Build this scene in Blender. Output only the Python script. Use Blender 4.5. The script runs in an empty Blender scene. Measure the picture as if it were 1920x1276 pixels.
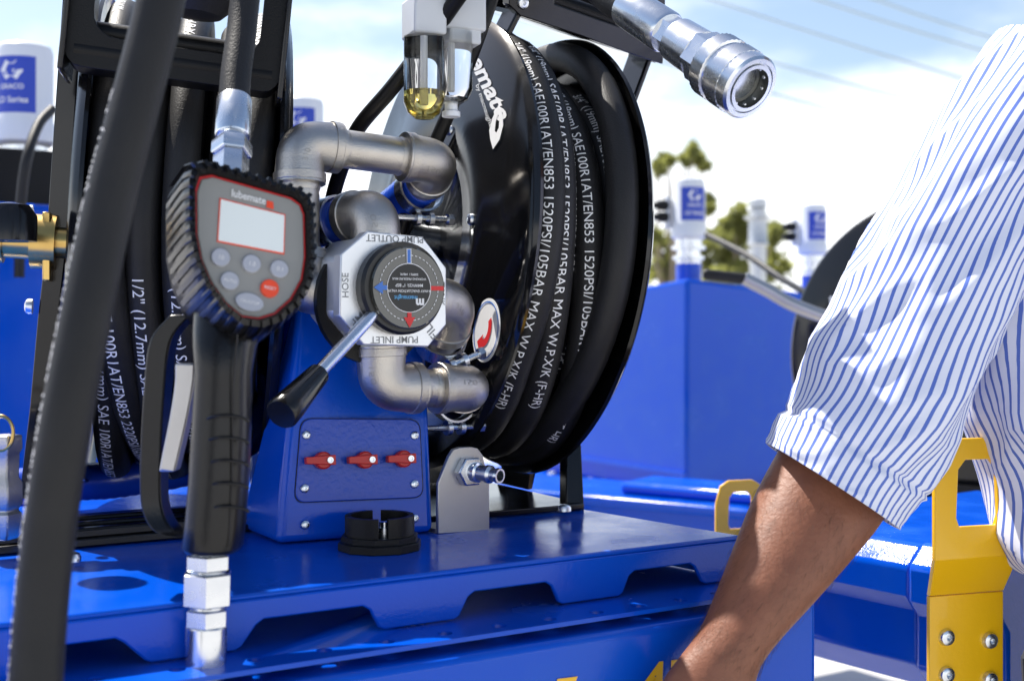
import bpy, bmesh, math, random
from mathutils import Vector, Matrix, noise
random.seed(7)
V = Vector
SC = bpy.context.scene
COL = SC.collection
# ------------------------------------------------------------------ camera
F, CX, HY, CZ = 2400.0, 960.0, 600.0, 1.30      # focal length and horizon in photo pixels, eye height
cam = bpy.data.cameras.new('camera'); camo = bpy.data.objects.new('camera', cam); COL.objects.link(camo)
camo.location = (0, 0, CZ); camo.rotation_euler = (math.radians(90), 0, 0)
cam.sensor_width = 36; cam.lens = F / 1920 * 36; cam.shift_y = (HY - 638) / 1920.0
cam.clip_start = .02; cam.clip_end = 5000
cam.dof.use_dof = True; cam.dof.focus_distance = 1.0; cam.dof.aperture_fstop = 8.0
SC.camera = camo
# ------------------------------------------------------------------ sky and sun
SUN = V((-.72, .69, 0)).normalized() * math.cos(math.radians(58)) + V((0, 0, math.sin(math.radians(58))))
wd = bpy.data.worlds.new('World'); SC.world = wd; wd.use_nodes = True
nt = wd.node_tree; nt.nodes.clear()
def nd(t, typ, **kw):
    n = t.nodes.new(typ)
    for k, v in kw.items(): setattr(n, k, v)
    return n
sky = nd(nt, 'ShaderNodeTexSky', sky_type='NISHITA', sun_disc=False, sun_elevation=math.radians(58),
         sun_rotation=math.atan2(SUN.x, SUN.y), air_density=1.0, dust_density=1.5)
tc = nd(nt, 'ShaderNodeTexCoord'); sx = nd(nt, 'ShaderNodeSeparateXYZ')
mp = nd(nt, 'ShaderNodeMapping'); mp.inputs['Scale'].default_value = (1, 1, 2.6)
nz = nd(nt, 'ShaderNodeTexNoise'); nz.inputs['Scale'].default_value = 2.6; nz.inputs['Detail'].default_value = 9; nz.inputs['Roughness'].default_value = .55
hz = nd(nt, 'ShaderNodeMapRange'); hz.inputs[1].default_value = .06; hz.inputs[2].default_value = .26; hz.inputs[3].default_value = .34; hz.inputs[4].default_value = -.12
ad = nd(nt, 'ShaderNodeMath', operation='ADD')
rp = nd(nt, 'ShaderNodeMapRange', interpolation_type='SMOOTHSTEP'); rp.inputs[1].default_value = .46; rp.inputs[2].default_value = .72
mx = nd(nt, 'ShaderNodeMix', data_type='RGBA'); mx.inputs[7].default_value = (10, 10.2, 10.5, 1)
bg = nd(nt, 'ShaderNodeBackground'); bg.inputs[1].default_value = .10
wo = nd(nt, 'ShaderNodeOutputWorld')
L = nt.links.new
L(tc.outputs['Generated'], sx.inputs[0]); L(tc.outputs['Generated'], mp.inputs[0]); L(mp.outputs[0], nz.inputs['Vector'])
L(sx.outputs['Z'], hz.inputs[0]); L(nz.outputs['Fac'], ad.inputs[0]); L(hz.outputs[0], ad.inputs[1]); L(ad.outputs[0], rp.inputs[0])
L(rp.outputs[0], mx.inputs[0]); L(sky.outputs[0], mx.inputs[6]); L(mx.outputs[2], bg.inputs[0]); L(bg.outputs[0], wo.inputs[0])
sl = bpy.data.lights.new('sun', 'SUN'); sl.energy = 5.0; sl.angle = math.radians(.5); sl.color = (1, .95, .87)
so = bpy.data.objects.new('sun', sl); COL.objects.link(so); so.location = (-5, 3, 8); so.rotation_euler = (-SUN).to_track_quat('-Z', 'Y').to_euler()
SC.view_settings.view_transform = 'Standard'; SC.view_settings.look = 'None'; SC.view_settings.exposure = .85; SC.view_settings.gamma = 1
# ------------------------------------------------------------------ materials
MATS = {}
def mat(name, col, rough=.5, metal=0., bump=None, var=None, coat=0., trans=0., ior=1.5, spec=.5, sss=0., stripes=None, emit=None):
    m = bpy.data.materials.new(name); m.use_nodes = True; t = m.node_tree; b = t.nodes['Principled BSDF']; l = t.links.new
    b.inputs['Base Color'].default_value = (*col, 1); b.inputs['Roughness'].default_value = rough; b.inputs['Metallic'].default_value = metal
    b.inputs['Coat Weight'].default_value = coat; b.inputs['Coat Roughness'].default_value = .05
    b.inputs['Transmission Weight'].default_value = trans; b.inputs['IOR'].default_value = ior; b.inputs['Specular IOR Level'].default_value = spec
    if sss: b.inputs['Subsurface Weight'].default_value = sss; b.inputs['Subsurface Radius'].default_value = (.01, .004, .002)
    co = nd(t, 'ShaderNodeTexCoord')
    if var:                                   # (scale, amount, colour2, rough amount): blotches of a second colour
        n = nd(t, 'ShaderNodeTexNoise'); n.inputs['Scale'].default_value = var[0]; n.inputs['Detail'].default_value = 6
        r = nd(t, 'ShaderNodeMapRange'); r.inputs[1].default_value = .42; r.inputs[2].default_value = .75; r.inputs[4].default_value = var[1]
        mxx = nd(t, 'ShaderNodeMix', data_type='RGBA'); mxx.inputs[6].default_value = (*col, 1); mxx.inputs[7].default_value = (*var[2], 1)
        l(co.outputs['Object'], n.inputs['Vector']); l(n.outputs['Fac'], r.inputs[0]); l(r.outputs[0], mxx.inputs[0]); l(mxx.outputs[2], b.inputs['Base Color'])
        if len(var) > 3:
            rr = nd(t, 'ShaderNodeMapRange'); rr.inputs[3].default_value = rough; rr.inputs[4].default_value = rough + var[3]
            l(n.outputs['Fac'], rr.inputs[0]); rr.inputs[1].default_value = .4; rr.inputs[2].default_value = .7; l(rr.outputs[0], b.inputs['Roughness'])
    if stripes:                               # lengthwise woven stripes from the cloth's own UV
        s = nd(t, 'ShaderNodeSeparateXYZ'); l(co.outputs['UV'], s.inputs[0])
        mm = nd(t, 'ShaderNodeMath', operation='FRACT'); l(s.outputs['X'], mm.inputs[0])
        c = nd(t, 'ShaderNodeMath', operation='LESS_THAN'); l(mm.outputs[0], c.inputs[0]); c.inputs[1].default_value = .31
        mxx = nd(t, 'ShaderNodeMix', data_type='RGBA'); mxx.inputs[6].default_value = (*col, 1); mxx.inputs[7].default_value = (*stripes, 1)
        l(c.outputs[0], mxx.inputs[0]); l(mxx.outputs[2], b.inputs['Base Color'])
    if bump:                                  # (scale, strength)
        n = nd(t, 'ShaderNodeTexNoise'); n.inputs['Scale'].default_value = bump[0]; n.inputs['Detail'].default_value = 3
        bp = nd(t, 'ShaderNodeBump'); bp.inputs['Strength'].default_value = bump[1]; bp.inputs['Distance'].default_value = .001
        l(co.outputs['Object'], n.inputs['Vector']); l(n.outputs['Fac'], bp.inputs['Height']); l(bp.outputs[0], b.inputs['Normal'])
    if emit: b.inputs['Emission Color'].default_value = (*col, 1); b.inputs['Emission Strength'].default_value = emit
    MATS[name] = m; return m
mat('blue_paint', (.001, .074, .54), .10, bump=(420, .14), var=(16, .6, (.010, .095, .52), .2), spec=.28)
mat('blue_panel', (.008, .062, .46), .30, bump=(260, .5), spec=.5)
mat('black_gloss', (.006, .006, .007), .08, var=(9, .05, (.05, .046, .038), .20), spec=.40)
mat('black_satin', (.005, .005, .0055), .38, bump=(900, .2), spec=.22)
mat('black_rubber', (.015, .0148, .0155), .50, bump=(700, .35), var=(40, .35, (.028, .027, .027)), spec=.28)
mat('boot_rubber', (.005, .005, .006), .28, bump=(500, .15), spec=.35)
mat('cast_steel', (.50, .475, .44), .33, 1., bump=(900, .35), var=(30, .6, (.42, .395, .36), .12))
mat('zinc', (.70, .73, .77), .22, 1., var=(60, .5, (.55, .58, .62), .12))
mat('aluminium', (.80, .81, .82), .42, .85, bump=(600, .12))
mat('plate_steel', (.50, .49, .48), .42, 1., bump=(700, .1), var=(20, .5, (.42, .41, .40)))
mat('brass', (.62, .42, .14), .28, 1., var=(50, .5, (.45, .28, .09)))
mat('red_plastic', (.55, .018, .012), .35)
mat('red_print', (.62, .02, .02), .45); mat('blue_print', (.05, .17, .55), .45); mat('white_print', (.78, .78, .78), .5)
mat('grey_print', (.22, .23, .24), .5); mat('label_blue', (.012, .05, .42), .4); mat('sky_print', (.12, .42, .75), .5)
mat('yellow_paint', (.86, .48, .003), .32, bump=(300, .15), coat=.3)
mat('white_plastic', (.72, .74, .76), .35); mat('pale_grey', (.56, .58, .60), .45)
mat('face_grey', (.27, .27, .255), .45, bump=(200, .05)); mat('button_grey', (.38, .40, .46), .45); mat('orange_red', (.80, .07, .02), .4)
mat('screen', (.82, .87, .84), .12, coat=1.)  # pale display, base colour whitened further to stand for reflected sky
mat('dial_black', (.008, .008, .008), .35); mat('dial_clear', (.035, .036, .03), .10, coat=1.)
mat('clear_plastic', (.98, .98, .96), .03, trans=1., ior=1.25); mat('amber_oil', (.95, .80, .25), .05, trans=.95, ior=1.2)
mat('blue_hose', (.008, .06, .50), .25, coat=.5)
mat('shirt', (.74, .76, .87), .8, stripes=(.09, .16, .52), bump=(1500, .2))
mat('skin', (.23, .085, .043), .52, bump=(320, .35), var=(60, .7, (.16, .056, .029)), sss=.05)
mat('trousers', (.012, .014, .022), .8); mat('hair', (.01, .008, .006), .6); mat('arm_hair', (.05, .026, .014), .6)
mat('concrete', (.46, .45, .43), .9, var=(3, .5, (.38, .37, .35)), bump=(60, .3))
mat('galvanised', (.52, .54, .56), .45, .9, var=(20, .5, (.42, .44, .46)))
mat('leaf', (.16, .17, .06), .6); lm = MATS['leaf'].node_tree; tb = lm.nodes.new('ShaderNodeBsdfTranslucent'); tb.inputs[0].default_value = (.36, .38, .10, 1); ms = lm.nodes.new('ShaderNodeMixShader'); lm.links.new(lm.nodes['Principled BSDF'].outputs[0], ms.inputs[1]); lm.links.new(tb.outputs[0], ms.inputs[2]); lm.links.new(ms.outputs[0], lm.nodes['Material Output'].inputs[0]); mat('bark', (.22, .18, .14), .9, bump=(30, 1)); mat('wire_grey', (.40, .48, .52), .6)
mat('bore_shade_steel', (.10, .105, .10), .35, .8); mat('cast_mark', (.40, .38, .35), .5, .8); mat('tape_white', (.62, .66, .60), .6)  # coupler bore metal is darkened: the shade inside it is in the colour
# ------------------------------------------------------------------ geometry helpers
def W(px, py, d): return V(((px - CX) / F * d, d, CZ - (py - HY) / F * d))
def PL(px, py, P0, N):                        # where the sight line meets a real plane
    r = V(((px - CX) / F, 1, -(py - HY) / F)); o = V((0, 0, CZ)); return o + r * ((P0 - o).dot(N) / r.dot(N))
class MB:
    def __init__(s): s.v = []; s.f = []; s.uv = None
    def add(s, vs, fs):
        b = len(s.v); s.v += [V(p) for p in vs]; s.f += [tuple(i + b for i in f) for f in fs]; return s
    def box(s, c, ax, ay, az, sx, sy, sz):
        c = V(c); vs = [c + ax * (sx * i / 2) + ay * (sy * j / 2) + az * (sz * k / 2) for i in (-1, 1) for j in (-1, 1) for k in (-1, 1)]
        return s.add(vs, [(0, 1, 3, 2), (4, 6, 7, 5), (0, 4, 5, 1), (2, 3, 7, 6), (0, 2, 6, 4), (1, 5, 7, 3)])
    def hexa(s, q, off):                      # quad extruded
        q = [V(p) for p in q]; off = V(off); return s.add(q + [p + off for p in q], [(0, 1, 2, 3), (7, 6, 5, 4), (0, 4, 5, 1), (1, 5, 6, 2), (2, 6, 7, 3), (3, 7, 4, 0)])
    def loft(s, rings, caps=True):
        n = len(rings[0]); b = len(s.v)
        for r in rings: s.v += [V(p) for p in r]
        for i in range(len(rings) - 1):
            for j in range(n): s.f.append((b + i * n + j, b + i * n + (j + 1) % n, b + (i + 1) * n + (j + 1) % n, b + (i + 1) * n + j))
        if caps: s.f.append(tuple(b + j for j in reversed(range(n)))); s.f.append(tuple(b + (len(rings) - 1) * n + j for j in range(n)))
        return s
    def lathe(s, P, ax, prof, n=32, ph=0., caps=True):
        P = V(P); ax = V(ax).normalized(); a, b = basis(ax)
        return s.loft([[P + ax * t + (a * math.cos(ph + 2 * math.pi * k / n) + b * math.sin(ph + 2 * math.pi * k / n)) * max(r, 1e-5) for k in range(n)] for t, r in prof], caps)
    def tube(s, path, r, n=14, caps=True):
        fr = frames(path); R = r if isinstance(r, (list, tuple)) else [r] * len(path)
        return s.loft([[p + (a * math.cos(2 * math.pi * k / n) + b * math.sin(2 * math.pi * k / n)) * R[i] for k in range(n)] for i, (p, t, a, b) in enumerate(fr)], caps)
    def prism(s, poly, off, holes=()):
        bm = bmesh.new(); loops = [poly] + list(holes); es = []; allv = []
        for lp in loops:
            vs = [bm.verts.new(p) for p in lp]; allv.append(vs)
            for i in range(len(vs)): es.append(bm.edges.new((vs[i], vs[(i + 1) % len(vs)])))
        if holes: bmesh.ops.triangle_fill(bm, use_beauty=True, use_dissolve=False, edges=es)
        else: bm.faces.new(allv[0])
        bm.verts.index_update(); vs = [v.co.copy() for v in bm.verts]; n = len(vs); off = V(off)
        fs = [tuple(v.index for v in f.verts) for f in bm.faces]; out = list(fs) + [tuple(i + n for i in reversed(f)) for f in fs]
        for lv in allv:
            for i in range(len(lv)): a, b = lv[i].index, lv[(i + 1) % len(lv)].index; out.append((a, b, b + n, a + n))
        bm.free(); return s.add(vs + [p + off for p in vs], out)
def basis(ax):
    a = ax.cross(V((0, 0, 1)));
    if a.length < .05: a = ax.cross(V((0, 1, 0)))
    a.normalize(); return a, ax.cross(a).normalized()
def frames(path):
    path = [V(p) for p in path]; out = []; t0 = (path[1] - path[0]).normalized(); a, b = basis(t0)
    for i, p in enumerate(path):
        t = (path[min(i + 1, len(path) - 1)] - path[max(i - 1, 0)]).normalized()
        a = (a - t * a.dot(t)).normalized(); out.append((p, t, a, t.cross(a)))
    return out
def fillet(pts, r, n=8):
    pts = [V(p) for p in pts]; out = [pts[0]]
    for i in range(1, len(pts) - 1):
        p = pts[i]; d0 = (pts[i - 1] - p); d1 = (pts[i + 1] - p); rr = min(r, d0.length * .49, d1.length * .49)
        a, b = p + d0.normalized() * rr, p + d1.normalized() * rr
        out += [a.lerp(p, k / n).lerp(p.lerp(b, k / n), k / n) for k in range(n + 1)]
    return out + [pts[-1]]
def smooth_path(pts, n=10):                    # Catmull-Rom
    pts = [V(p) for p in pts]; q = [pts[0] * 2 - pts[1]] + pts + [pts[-1] * 2 - pts[-2]]; out = []
    for i in range(1, len(q) - 2):
        for k in range(n):
            t = k / n; out.append(.5 * ((2 * q[i]) + (q[i + 1] - q[i - 1]) * t + (2 * q[i - 1] - 5 * q[i] + 4 * q[i + 1] - q[i + 2]) * t * t + (3 * q[i] - q[i - 1] - 3 * q[i + 1] + q[i + 2]) * t ** 3))
    return out + [pts[-1]]
WL = {}
def obj(name, mb, material, parent=None, bevel=0., seg=2, label=None, sharp=35, subsurf=0, kind=None):
    lo = V([min(p[i] for p in mb.v) for i in range(3)]); hi = V([max(p[i] for p in mb.v) for i in range(3)]); c = (lo + hi) / 2
    me = bpy.data.meshes.new(name); me.from_pydata([p - c for p in mb.v], [], mb.f)
    if mb.uv: 
        ul = me.uv_layers.new(name='UVMap')
        for lp in me.loops: ul.data[lp.index].uv = mb.uv[lp.vertex_index]
    bm = bmesh.new(); bm.from_mesh(me); bmesh.ops.recalc_face_normals(bm, faces=bm.faces); bm.to_mesh(me); bm.free()
    me.polygons.foreach_set('use_smooth', [True] * len(me.polygons)); me.set_sharp_from_angle(angle=math.radians(sharp))
    me.materials.append(MATS[material]); o = bpy.data.objects.new(name, me); COL.objects.link(o); WL[o.name] = c
    if parent: o.parent = parent; o.location = c - WL[parent.name]
    else: o.location = c
    if bevel: m = o.modifiers.new('b', 'BEVEL'); m.width = bevel; m.segments = seg; m.limit_method = 'ANGLE'; m.angle_limit = math.radians(40); m.harden_normals = False
    if subsurf: m = o.modifiers.new('s', 'SUBSURF'); m.levels = m.render_levels = subsurf
    if label: o['label'] = label
    if kind: o['kind'] = kind
    return o
def thing(name, label, cat, loc, group=None):
    o = bpy.data.objects.new(name, None); COL.objects.link(o); o.location = loc; WL[o.name] = V(loc); o['label'] = label; o['category'] = cat
    if group: o['group'] = group
    return o
def tag(o, label, cat, group=None):
    o['label'] = label; o['category'] = cat
    if group: o['group'] = group
    return o
_tc = {}
def slice_y(vs, fs):                          # cut letters into thin bands so that they can bend round a hose
    bm = bmesh.new(); bv = [bm.verts.new((x, y, 0)) for x, y in vs]
    for f in fs:
        try: bm.faces.new([bv[i] for i in f])
        except ValueError: pass
    for k in range(-2, 9): bmesh.ops.bisect_plane(bm, geom=bm.verts[:] + bm.edges[:] + bm.faces[:], plane_co=(0, k * .1, 0), plane_no=(0, 1, 0))
    bm.verts.index_update(); o = ([(v.co.x, v.co.y) for v in bm.verts], [tuple(v.index for v in f.verts) for f in bm.faces]); bm.free(); return o
def text2d(s, bold=0.):
    if (s, bold) in _tc: return _tc[(s, bold)]
    cu = bpy.data.curves.new('t', 'FONT'); cu.body = s; cu.size = 1; cu.resolution_u = 3; cu.offset = bold
    to = bpy.data.objects.new('t', cu); COL.objects.link(to); bpy.context.view_layer.update()
    me = bpy.data.meshes.new_from_object(to.evaluated_get(bpy.context.evaluated_depsgraph_get()))
    r = ([(v.co.x, v.co.y) for v in me.vertices], [tuple(p.vertices) for p in me.polygons]); bpy.data.objects.remove(to); bpy.data.meshes.remove(me)
    w = max((p[0] for p in r[0]), default=1); _tc[(s, bold)] = (r[0], r[1], w); return _tc[(s, bold)]
def flat_text(s, P, ex, ey, h, center=True, bold=0.):   # ex, ey unit vectors in the surface; h cap height
    vs, fs, w = text2d(s, bold); k = h / .7; x0 = w / 2 if center else 0; y0 = .35 if center else 0
    return MB().add([V(P) + ex * ((x - x0) * k) + ey * ((y - y0) * k) for x, y in vs], fs)
def px_text(s, p0, ex, ey, plane, lift, bold=0.):       # text whose baseline vector and height vector are measured in the photo, laid on a real plane
    vs, fs, w = text2d(s, bold); P0, N = plane; a = PL(*p0, P0, N); bx = (PL(p0[0] + ex[0], p0[1] + ex[1], P0, N) - a) / w; by = (PL(p0[0] + ey[0], p0[1] + ey[1], P0, N) - a) / .72
    return MB().add([a + bx * x + by * y + N * lift for x, y in vs], fs)
def hose_text(s, path, r, start, size, phi, flip=1, ref=None, gap=.004):   # print wrapped round a hose: phi is measured from ref(point)
    vs, fs, w = text2d(s, 0); vs, fs = slice_y(vs, fs); k = size / .7; path = [V(p) for p in path]; cum = [0]
    for i in range(1, len(path)): cum.append(cum[-1] + (path[i] - path[i - 1]).length)
    fr = frames(path); out = []; j = 0
    for x, y in vs:
        q = start + x * k; j = 0
        lo, hi = 0, len(cum) - 2
        while lo < hi:
            m = (lo + hi + 1) // 2
            if cum[m] <= q: lo = m
            else: hi = m - 1
        f = (q - cum[lo]) / max(1e-9, cum[lo + 1] - cum[lo]); p = path[lo].lerp(path[lo + 1], f); t = fr[lo][1].lerp(fr[lo + 1][1], f).normalized()
        o = ref(p); o = (o - t * o.dot(t)).normalized(); sd = t.cross(o) * flip; an = phi + (y - .35) * k / r
        out.append(p + (o * math.cos(an) + sd * math.sin(an)) * (r + .0003))
    return MB().add(out, fs)
U = V((.848, .530, 0)); VV = V((-.530, .848, 0)); Z = V((0, 0, 1)); NF = V((.530, -.848, 0))
def circle(P, a, b, r, n=40, r2=None): return [V(P) + a * (r * math.cos(2 * math.pi * k / n)) + b * ((r2 or r) * math.sin(2 * math.pi * k / n)) for k in range(n)]
def rrect(P, ex, ey, w, h, r, n=5):
    out = []
    for sx_, sy_, a0 in ((1, 1, 0), (-1, 1, 90), (-1, -1, 180), (1, -1, 270)):
        for k in range(n + 1):
            a = math.radians(a0 + 90 * k / n); out.append(V(P) + ex * (sx_ * (w / 2 - r) + r * math.cos(a)) + ey * (sy_ * (h / 2 - r) + r * math.sin(a)))
    return out
def screw(P, N, r, parent, name='screw', m='zinc'):
    a, b = basis(N); mb = MB().lathe(P, N, [(-.002, r), (r * .12, r), (r * .45, r * .85), (r * .62, r * .5), (r * .62, r * .34), (r * .2, r * .3)], 20)
    return obj(name, mb, m, parent)
# ================================================================== setting
g = obj('ground', MB().add([(-600, -300, 0), (600, -300, 0), (600, 1500, 0), (-600, 1500, 0)], [(0, 1, 2, 3)]), 'concrete'); g['kind'] = 'structure'
# ================================================================== main skid deck
ZD = CZ - .168; FR = V((.1792, 1.0005, ZD)); SIDE = V((-.64, .77, 0)).normalized()
skid = thing('service_skid', 'long blue painted steel skid deck with notched front lip under the hose reels', 'skid', (-.2, 1.0, ZD - .6))
LW = 1.5
mb = MB(); A = FR.copy(); B = FR - U * LW; C = B + SIDE * .75; D = FR + SIDE * .75
mb.prism([A, B, C, D], (0, 0, -.004)); obj('deck_plate', mb, 'blue_paint', skid, .0018)
def sf(px, py): p = PL(px, py, FR, NF); return (FR - p).dot(U), p.z      # distance along the lip from the corner, height
nots = [((1158, 1124), (1182, 1074), (1297, 1058), (1321, 1100)), ((850, 1163), (881, 1104), (1028, 1092), (1054, 1135)), ((440, 1218), (485, 1147), (687, 1130), (719, 1179)), ((20, 1290), (60, 1200), (225, 1178), (283, 1235))]
ZB = ZD - .0335; poly = [(-.0, ZD - .0035), (0, ZB)]
for n4 in nots:
    bl, tl, tr, br = [sf(*p) for p in n4]; zt = ZD - .0165
    poly += [(br[0], ZB), (br[0] + .004, ZB + .002), (tr[0] - .002, zt - .003), (tr[0] + .003, zt), (tl[0] - .003, zt), (tl[0] + .002, zt - .003), (bl[0] - .004, ZB + .002), (bl[0], ZB)]
poly += [(LW, ZB), (LW, ZD - .0035)]
mb = MB().prism([V((FR.x, FR.y, 0)) - U * s_ + Z * z_ + NF * .0016 for s_, z_ in poly], -NF * .004); obj('front_lip', mb, 'blue_paint', skid, .0012)
mb = MB().hexa([FR + V((0, 0, -.0045)), FR + SIDE * .75 + V((0, 0, -.0045)), FR + SIDE * .75 + Z * -.0335, FR + Z * -.0335], -U * .004); obj('side_lip', mb, 'blue_paint', skid)
ZL = ZD - .0345; a0 = FR + NF * .043; a0.z = ZL
holes = []
for cx, cy in [(215, 763), (490, 723), (748, 688), (985, 655), (1208, 623), (1412, 593), (1605, 565), (1780, 535)]: holes.append((640 + cx / 2.526, 900 + cy / 2.526))
holes += [(608, 1218), (479, 1236), (332, 1254), (180, 1272), (20, 1296)]
hl = []
for q in holes:
    p = PL(*q, V((0, 0, ZL)), Z); hl.append(list(reversed(circle(p, U, VV, .0052, 16))))
mb = MB().prism([a0 + U * .012, a0 - U * LW, a0 - U * LW + VV * .3, a0 + U * .012 + VV * .3], (0, 0, -.003), hl); obj('ledge', mb, 'blue_paint', skid)
mb = MB().box(a0 - U * (LW / 2 - .006) + VV * .155 + Z * -.0245, U, VV, Z, LW, .290, .03); obj('hole_shade', mb, 'black_satin', skid)  # black box under the ledge, put in as the dark shade inside its holes
b0 = FR + NF * .052; b0.z = ZL - .009
mb = MB().box(b0 - U * (LW / 2 - .03) + VV * .25 + Z * -.30, U, VV, Z, LW, .5, .60); body_low = obj('side_panel', mb, 'blue_paint', skid, .006, 4)
pp = (b0 + NF * .0006, NF)
for s_, p0, ex in (('4', (1196, 1325), (52, -8)), ('5', (1246, 1318), (52, -8)), ('0', (1300, 1310), (52, -8)), ('Z', (1040, 1352), (40, -6))):
    obj('lettering', px_text(s_, p0, ex, (3, -82), pp, .0002, .02), 'yellow_paint', body_low)
# wiring cup (black slotted socket) on the deck
P = PL(712, 1028, V((0, 0, ZD)), Z); cup = thing('socket_cup', 'round black plastic slotted cup standing on the blue deck', 'cup', P)
obj('flange', MB().lathe(P, Z, [(0, .031), (.006, .031), (.0065, .0285), (.011, .0285), (.011, .020), (.001, .020)], 10, .3), 'black_satin', cup, .0006)
for k in range(4):
    a0_ = math.radians(20 + 90 * k); mb = MB(); rings = []
    for j in range(9):
        a = a0_ + math.radians(74) * j / 8; c = V((math.cos(a), math.sin(a), 0)); rings.append([P + c * .0215 + Z * .010, P + c * .0255 + Z * .010, P + c * .0255 + Z * .025, P + c * .0215 + Z * .025])
    mb.loft(rings); obj('wall_segment', mb, 'black_satin', cup)
obj('terminal', MB().lathe(P + NF * .008, Z, [(0, .006), (.017, .006), (.017, .004), (.021, .004)], 14), 'zinc', cup)
# ================================================================== control cabinet
cab = thing('control_cabinet', 'wedge shaped blue steel cabinet with three red valve levers', 'cabinet', W(665, 1010, .98))
BL = W(520, 1022, .955); BR = W(815, 1000, 1.008); TL = W(562, 556, .985); TR = W(798, 556, 1.038)
BL.z = BR.z = ZD + .001; BB = VV * .085
mb = MB().add([BL, BR, TR, TL, BL + BB, BR + BB, TR + VV * .03, TL + VV * .012], [(0, 1, 2, 3), (5, 4, 7, 6), (4, 0, 3, 7), (1, 5, 6, 2), (3, 2, 6, 7), (4, 5, 1, 0)]); cbody = obj('body', mb, 'blue_paint', cab, .006, 4)
ex = (BR - BL).normalized(); nf = ex.cross((TL - BL).normalized()).normalized(); nf = -nf if nf.y > 0 else nf; ey = nf.cross(ex); ey = -ey if ey.z < 0 else ey
def cf(px, py): return PL(px, py, BL, nf)
q = [cf(*p) for p in ((565, 784), (786, 786), (793, 932), (552, 942))]; rp_ = []
for i in range(4):
    p0, p1, p2 = q[i - 1], q[i], q[(i + 1) % 4]; a = p1 + (p0 - p1).normalized() * .009; b = p1 + (p2 - p1).normalized() * .009
    rp_ += [a.lerp(p1, k / 5).lerp(p1.lerp(b, k / 5), k / 5) for k in range(6)]
panel = obj('access_panel', MB().prism([p + nf * .0012 for p in rp_], -nf * .004), 'blue_panel', cab, .0008)
cen = sum(rp_, V((0, 0, 0))) / len(rp_)
mb = MB().prism([cen + (p - cen) * 1.012 + nf * .0004 for p in rp_], -nf * .004); obj('panel_gasket', mb, 'black_satin', cab)
for p in ((573, 815), (776, 816), (570, 915), (776, 907), (571, 983), (776, 971)): screw(cf(*p) + nf * .0012, nf, .0036, cab)
for p in ((602, 863), (680, 862), (752, 860)):
    c = cf(*p) + nf * .0015; h = obj('valve_lever', MB().lathe(c, nf, [(0, .0066), (.006, .0066), (.007, .0055)], 24), 'red_plastic', cab)
    obj('lever_bar', MB().add([c + ex * x + ey * y + nf * z for x, y, z in ((-.0145, -.0022, .003), (.0075, -.0038, .003), (.0075, .0038, .003), (-.0145, .0030, .003), (-.0145, -.0022, .010), (.0075, -.0038, .013), (.0075, .0038, .013), (-.0145, .0030, .010))], [(0, 1, 2, 3), (4, 5, 6, 7), (0, 1, 5, 4), (1, 2, 6, 5), (2, 3, 7, 6), (3, 0, 4, 7)]), 'red_plastic', h, .0006)
    obj('screw', MB().lathe(c + ex * .003 + nf * .0125, nf, [(0, .0024), (.0012, .0024), (.0012, .0014), (.0004, .0013)], 12), 'zinc', h)
# ================================================================== nipple bracket
P0 = PL(820, 1001, V((0, 0, ZD)), Z)
bk = thing('nipple_bracket', 'upright grey steel tab with hose nipple beside the blue cabinet', 'bracket', P0)
def bf(px, py): return PL(px, py, P0, NF)
op = [bf(*p) for p in ((821, 1001), (918, 994), (918, 900), (905, 852), (896, 840), (884, 837), (862, 838), (850, 842), (842, 855), (822, 905))]
obj('plate', MB().prism(op, -NF * .004), 'plate_steel', bk, .0008)
obj('foot', MB().box(P0 + U * .02 - NF * .018 + Z * .002, U, NF, Z, .0395, .03, .0035), 'plate_steel', bk)
c = bf(876, 882); ax = (NF + U * .35 - Z * .05).normalized()
obj('hex_nut', MB().lathe(c, NF, [(0, .0125), (.008, .0125), (.009, .011)], 6), 'zinc', bk, .0006)
obj('nipple', MB().lathe(c, ax, [(0, .008), (.012, .008), (.013, .0062), (.02, .0062), (.021, .0072), (.024, .0072), (.026, .0052), (.030, .0052), (.031, .006), (.034, .0058), (.034, .0042), (.015, .004)], 24), 'zinc', bk)
# ================================================================== evacuation valve
PV = W(738, 541, .925); vn = (NF + Z * .02).normalized(); vx = Z.cross(vn); vx = vx.normalized(); vx = vx if vx.x > 0 else -vx; vy = vn.cross(vx); vy = vy if vy.z > 0 else -vy
val = thing('evacuation_valve', 'octagonal aluminium four-way valve with round black dial and lever', 'valve', PV - Z * .045)
def vf(px, py): return PL(px, py, PV, vn)
oc = [vf(*p) for p in ((689, 433), (793, 444), (837, 502), (837, 608), (803, 650), (682, 646), (637, 592), (639, 476))]
plate = obj('face_plate', MB().prism(oc, -vn * .012), 'aluminium', val, .001)
oc2 = [PV + (p - PV) * .93 - vn * .0125 for p in oc]; obj('body', MB().prism(oc2, -vn * .05), 'aluminium', val, .003)
obj('flange', MB().lathe(PV - vn * .030 - vy * .008, -vn, [(0, .047), (.006, .047)], 40), 'black_satin', val)
DC = vf(746, 541); obj('dial_ring', MB().lathe(DC, vn, [(0, .0335), (.008, .0335), (.0105, .0315), (.0105, .029)], 48), 'dial_black', val)
dial = obj('dial', MB().lathe(DC + vx * .002, vn, [(.004, .0295), (.0125, .0295), (.0135, .0285), (.0135, .001)], 48), 'dial_clear', val)
D0 = DC + vx * .002 + vn * .0138
obj('centre_label', MB().add(circle(D0, vx, vy, .0172), [tuple(range(40))]), 'dial_black', dial)
mb = MB()
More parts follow.
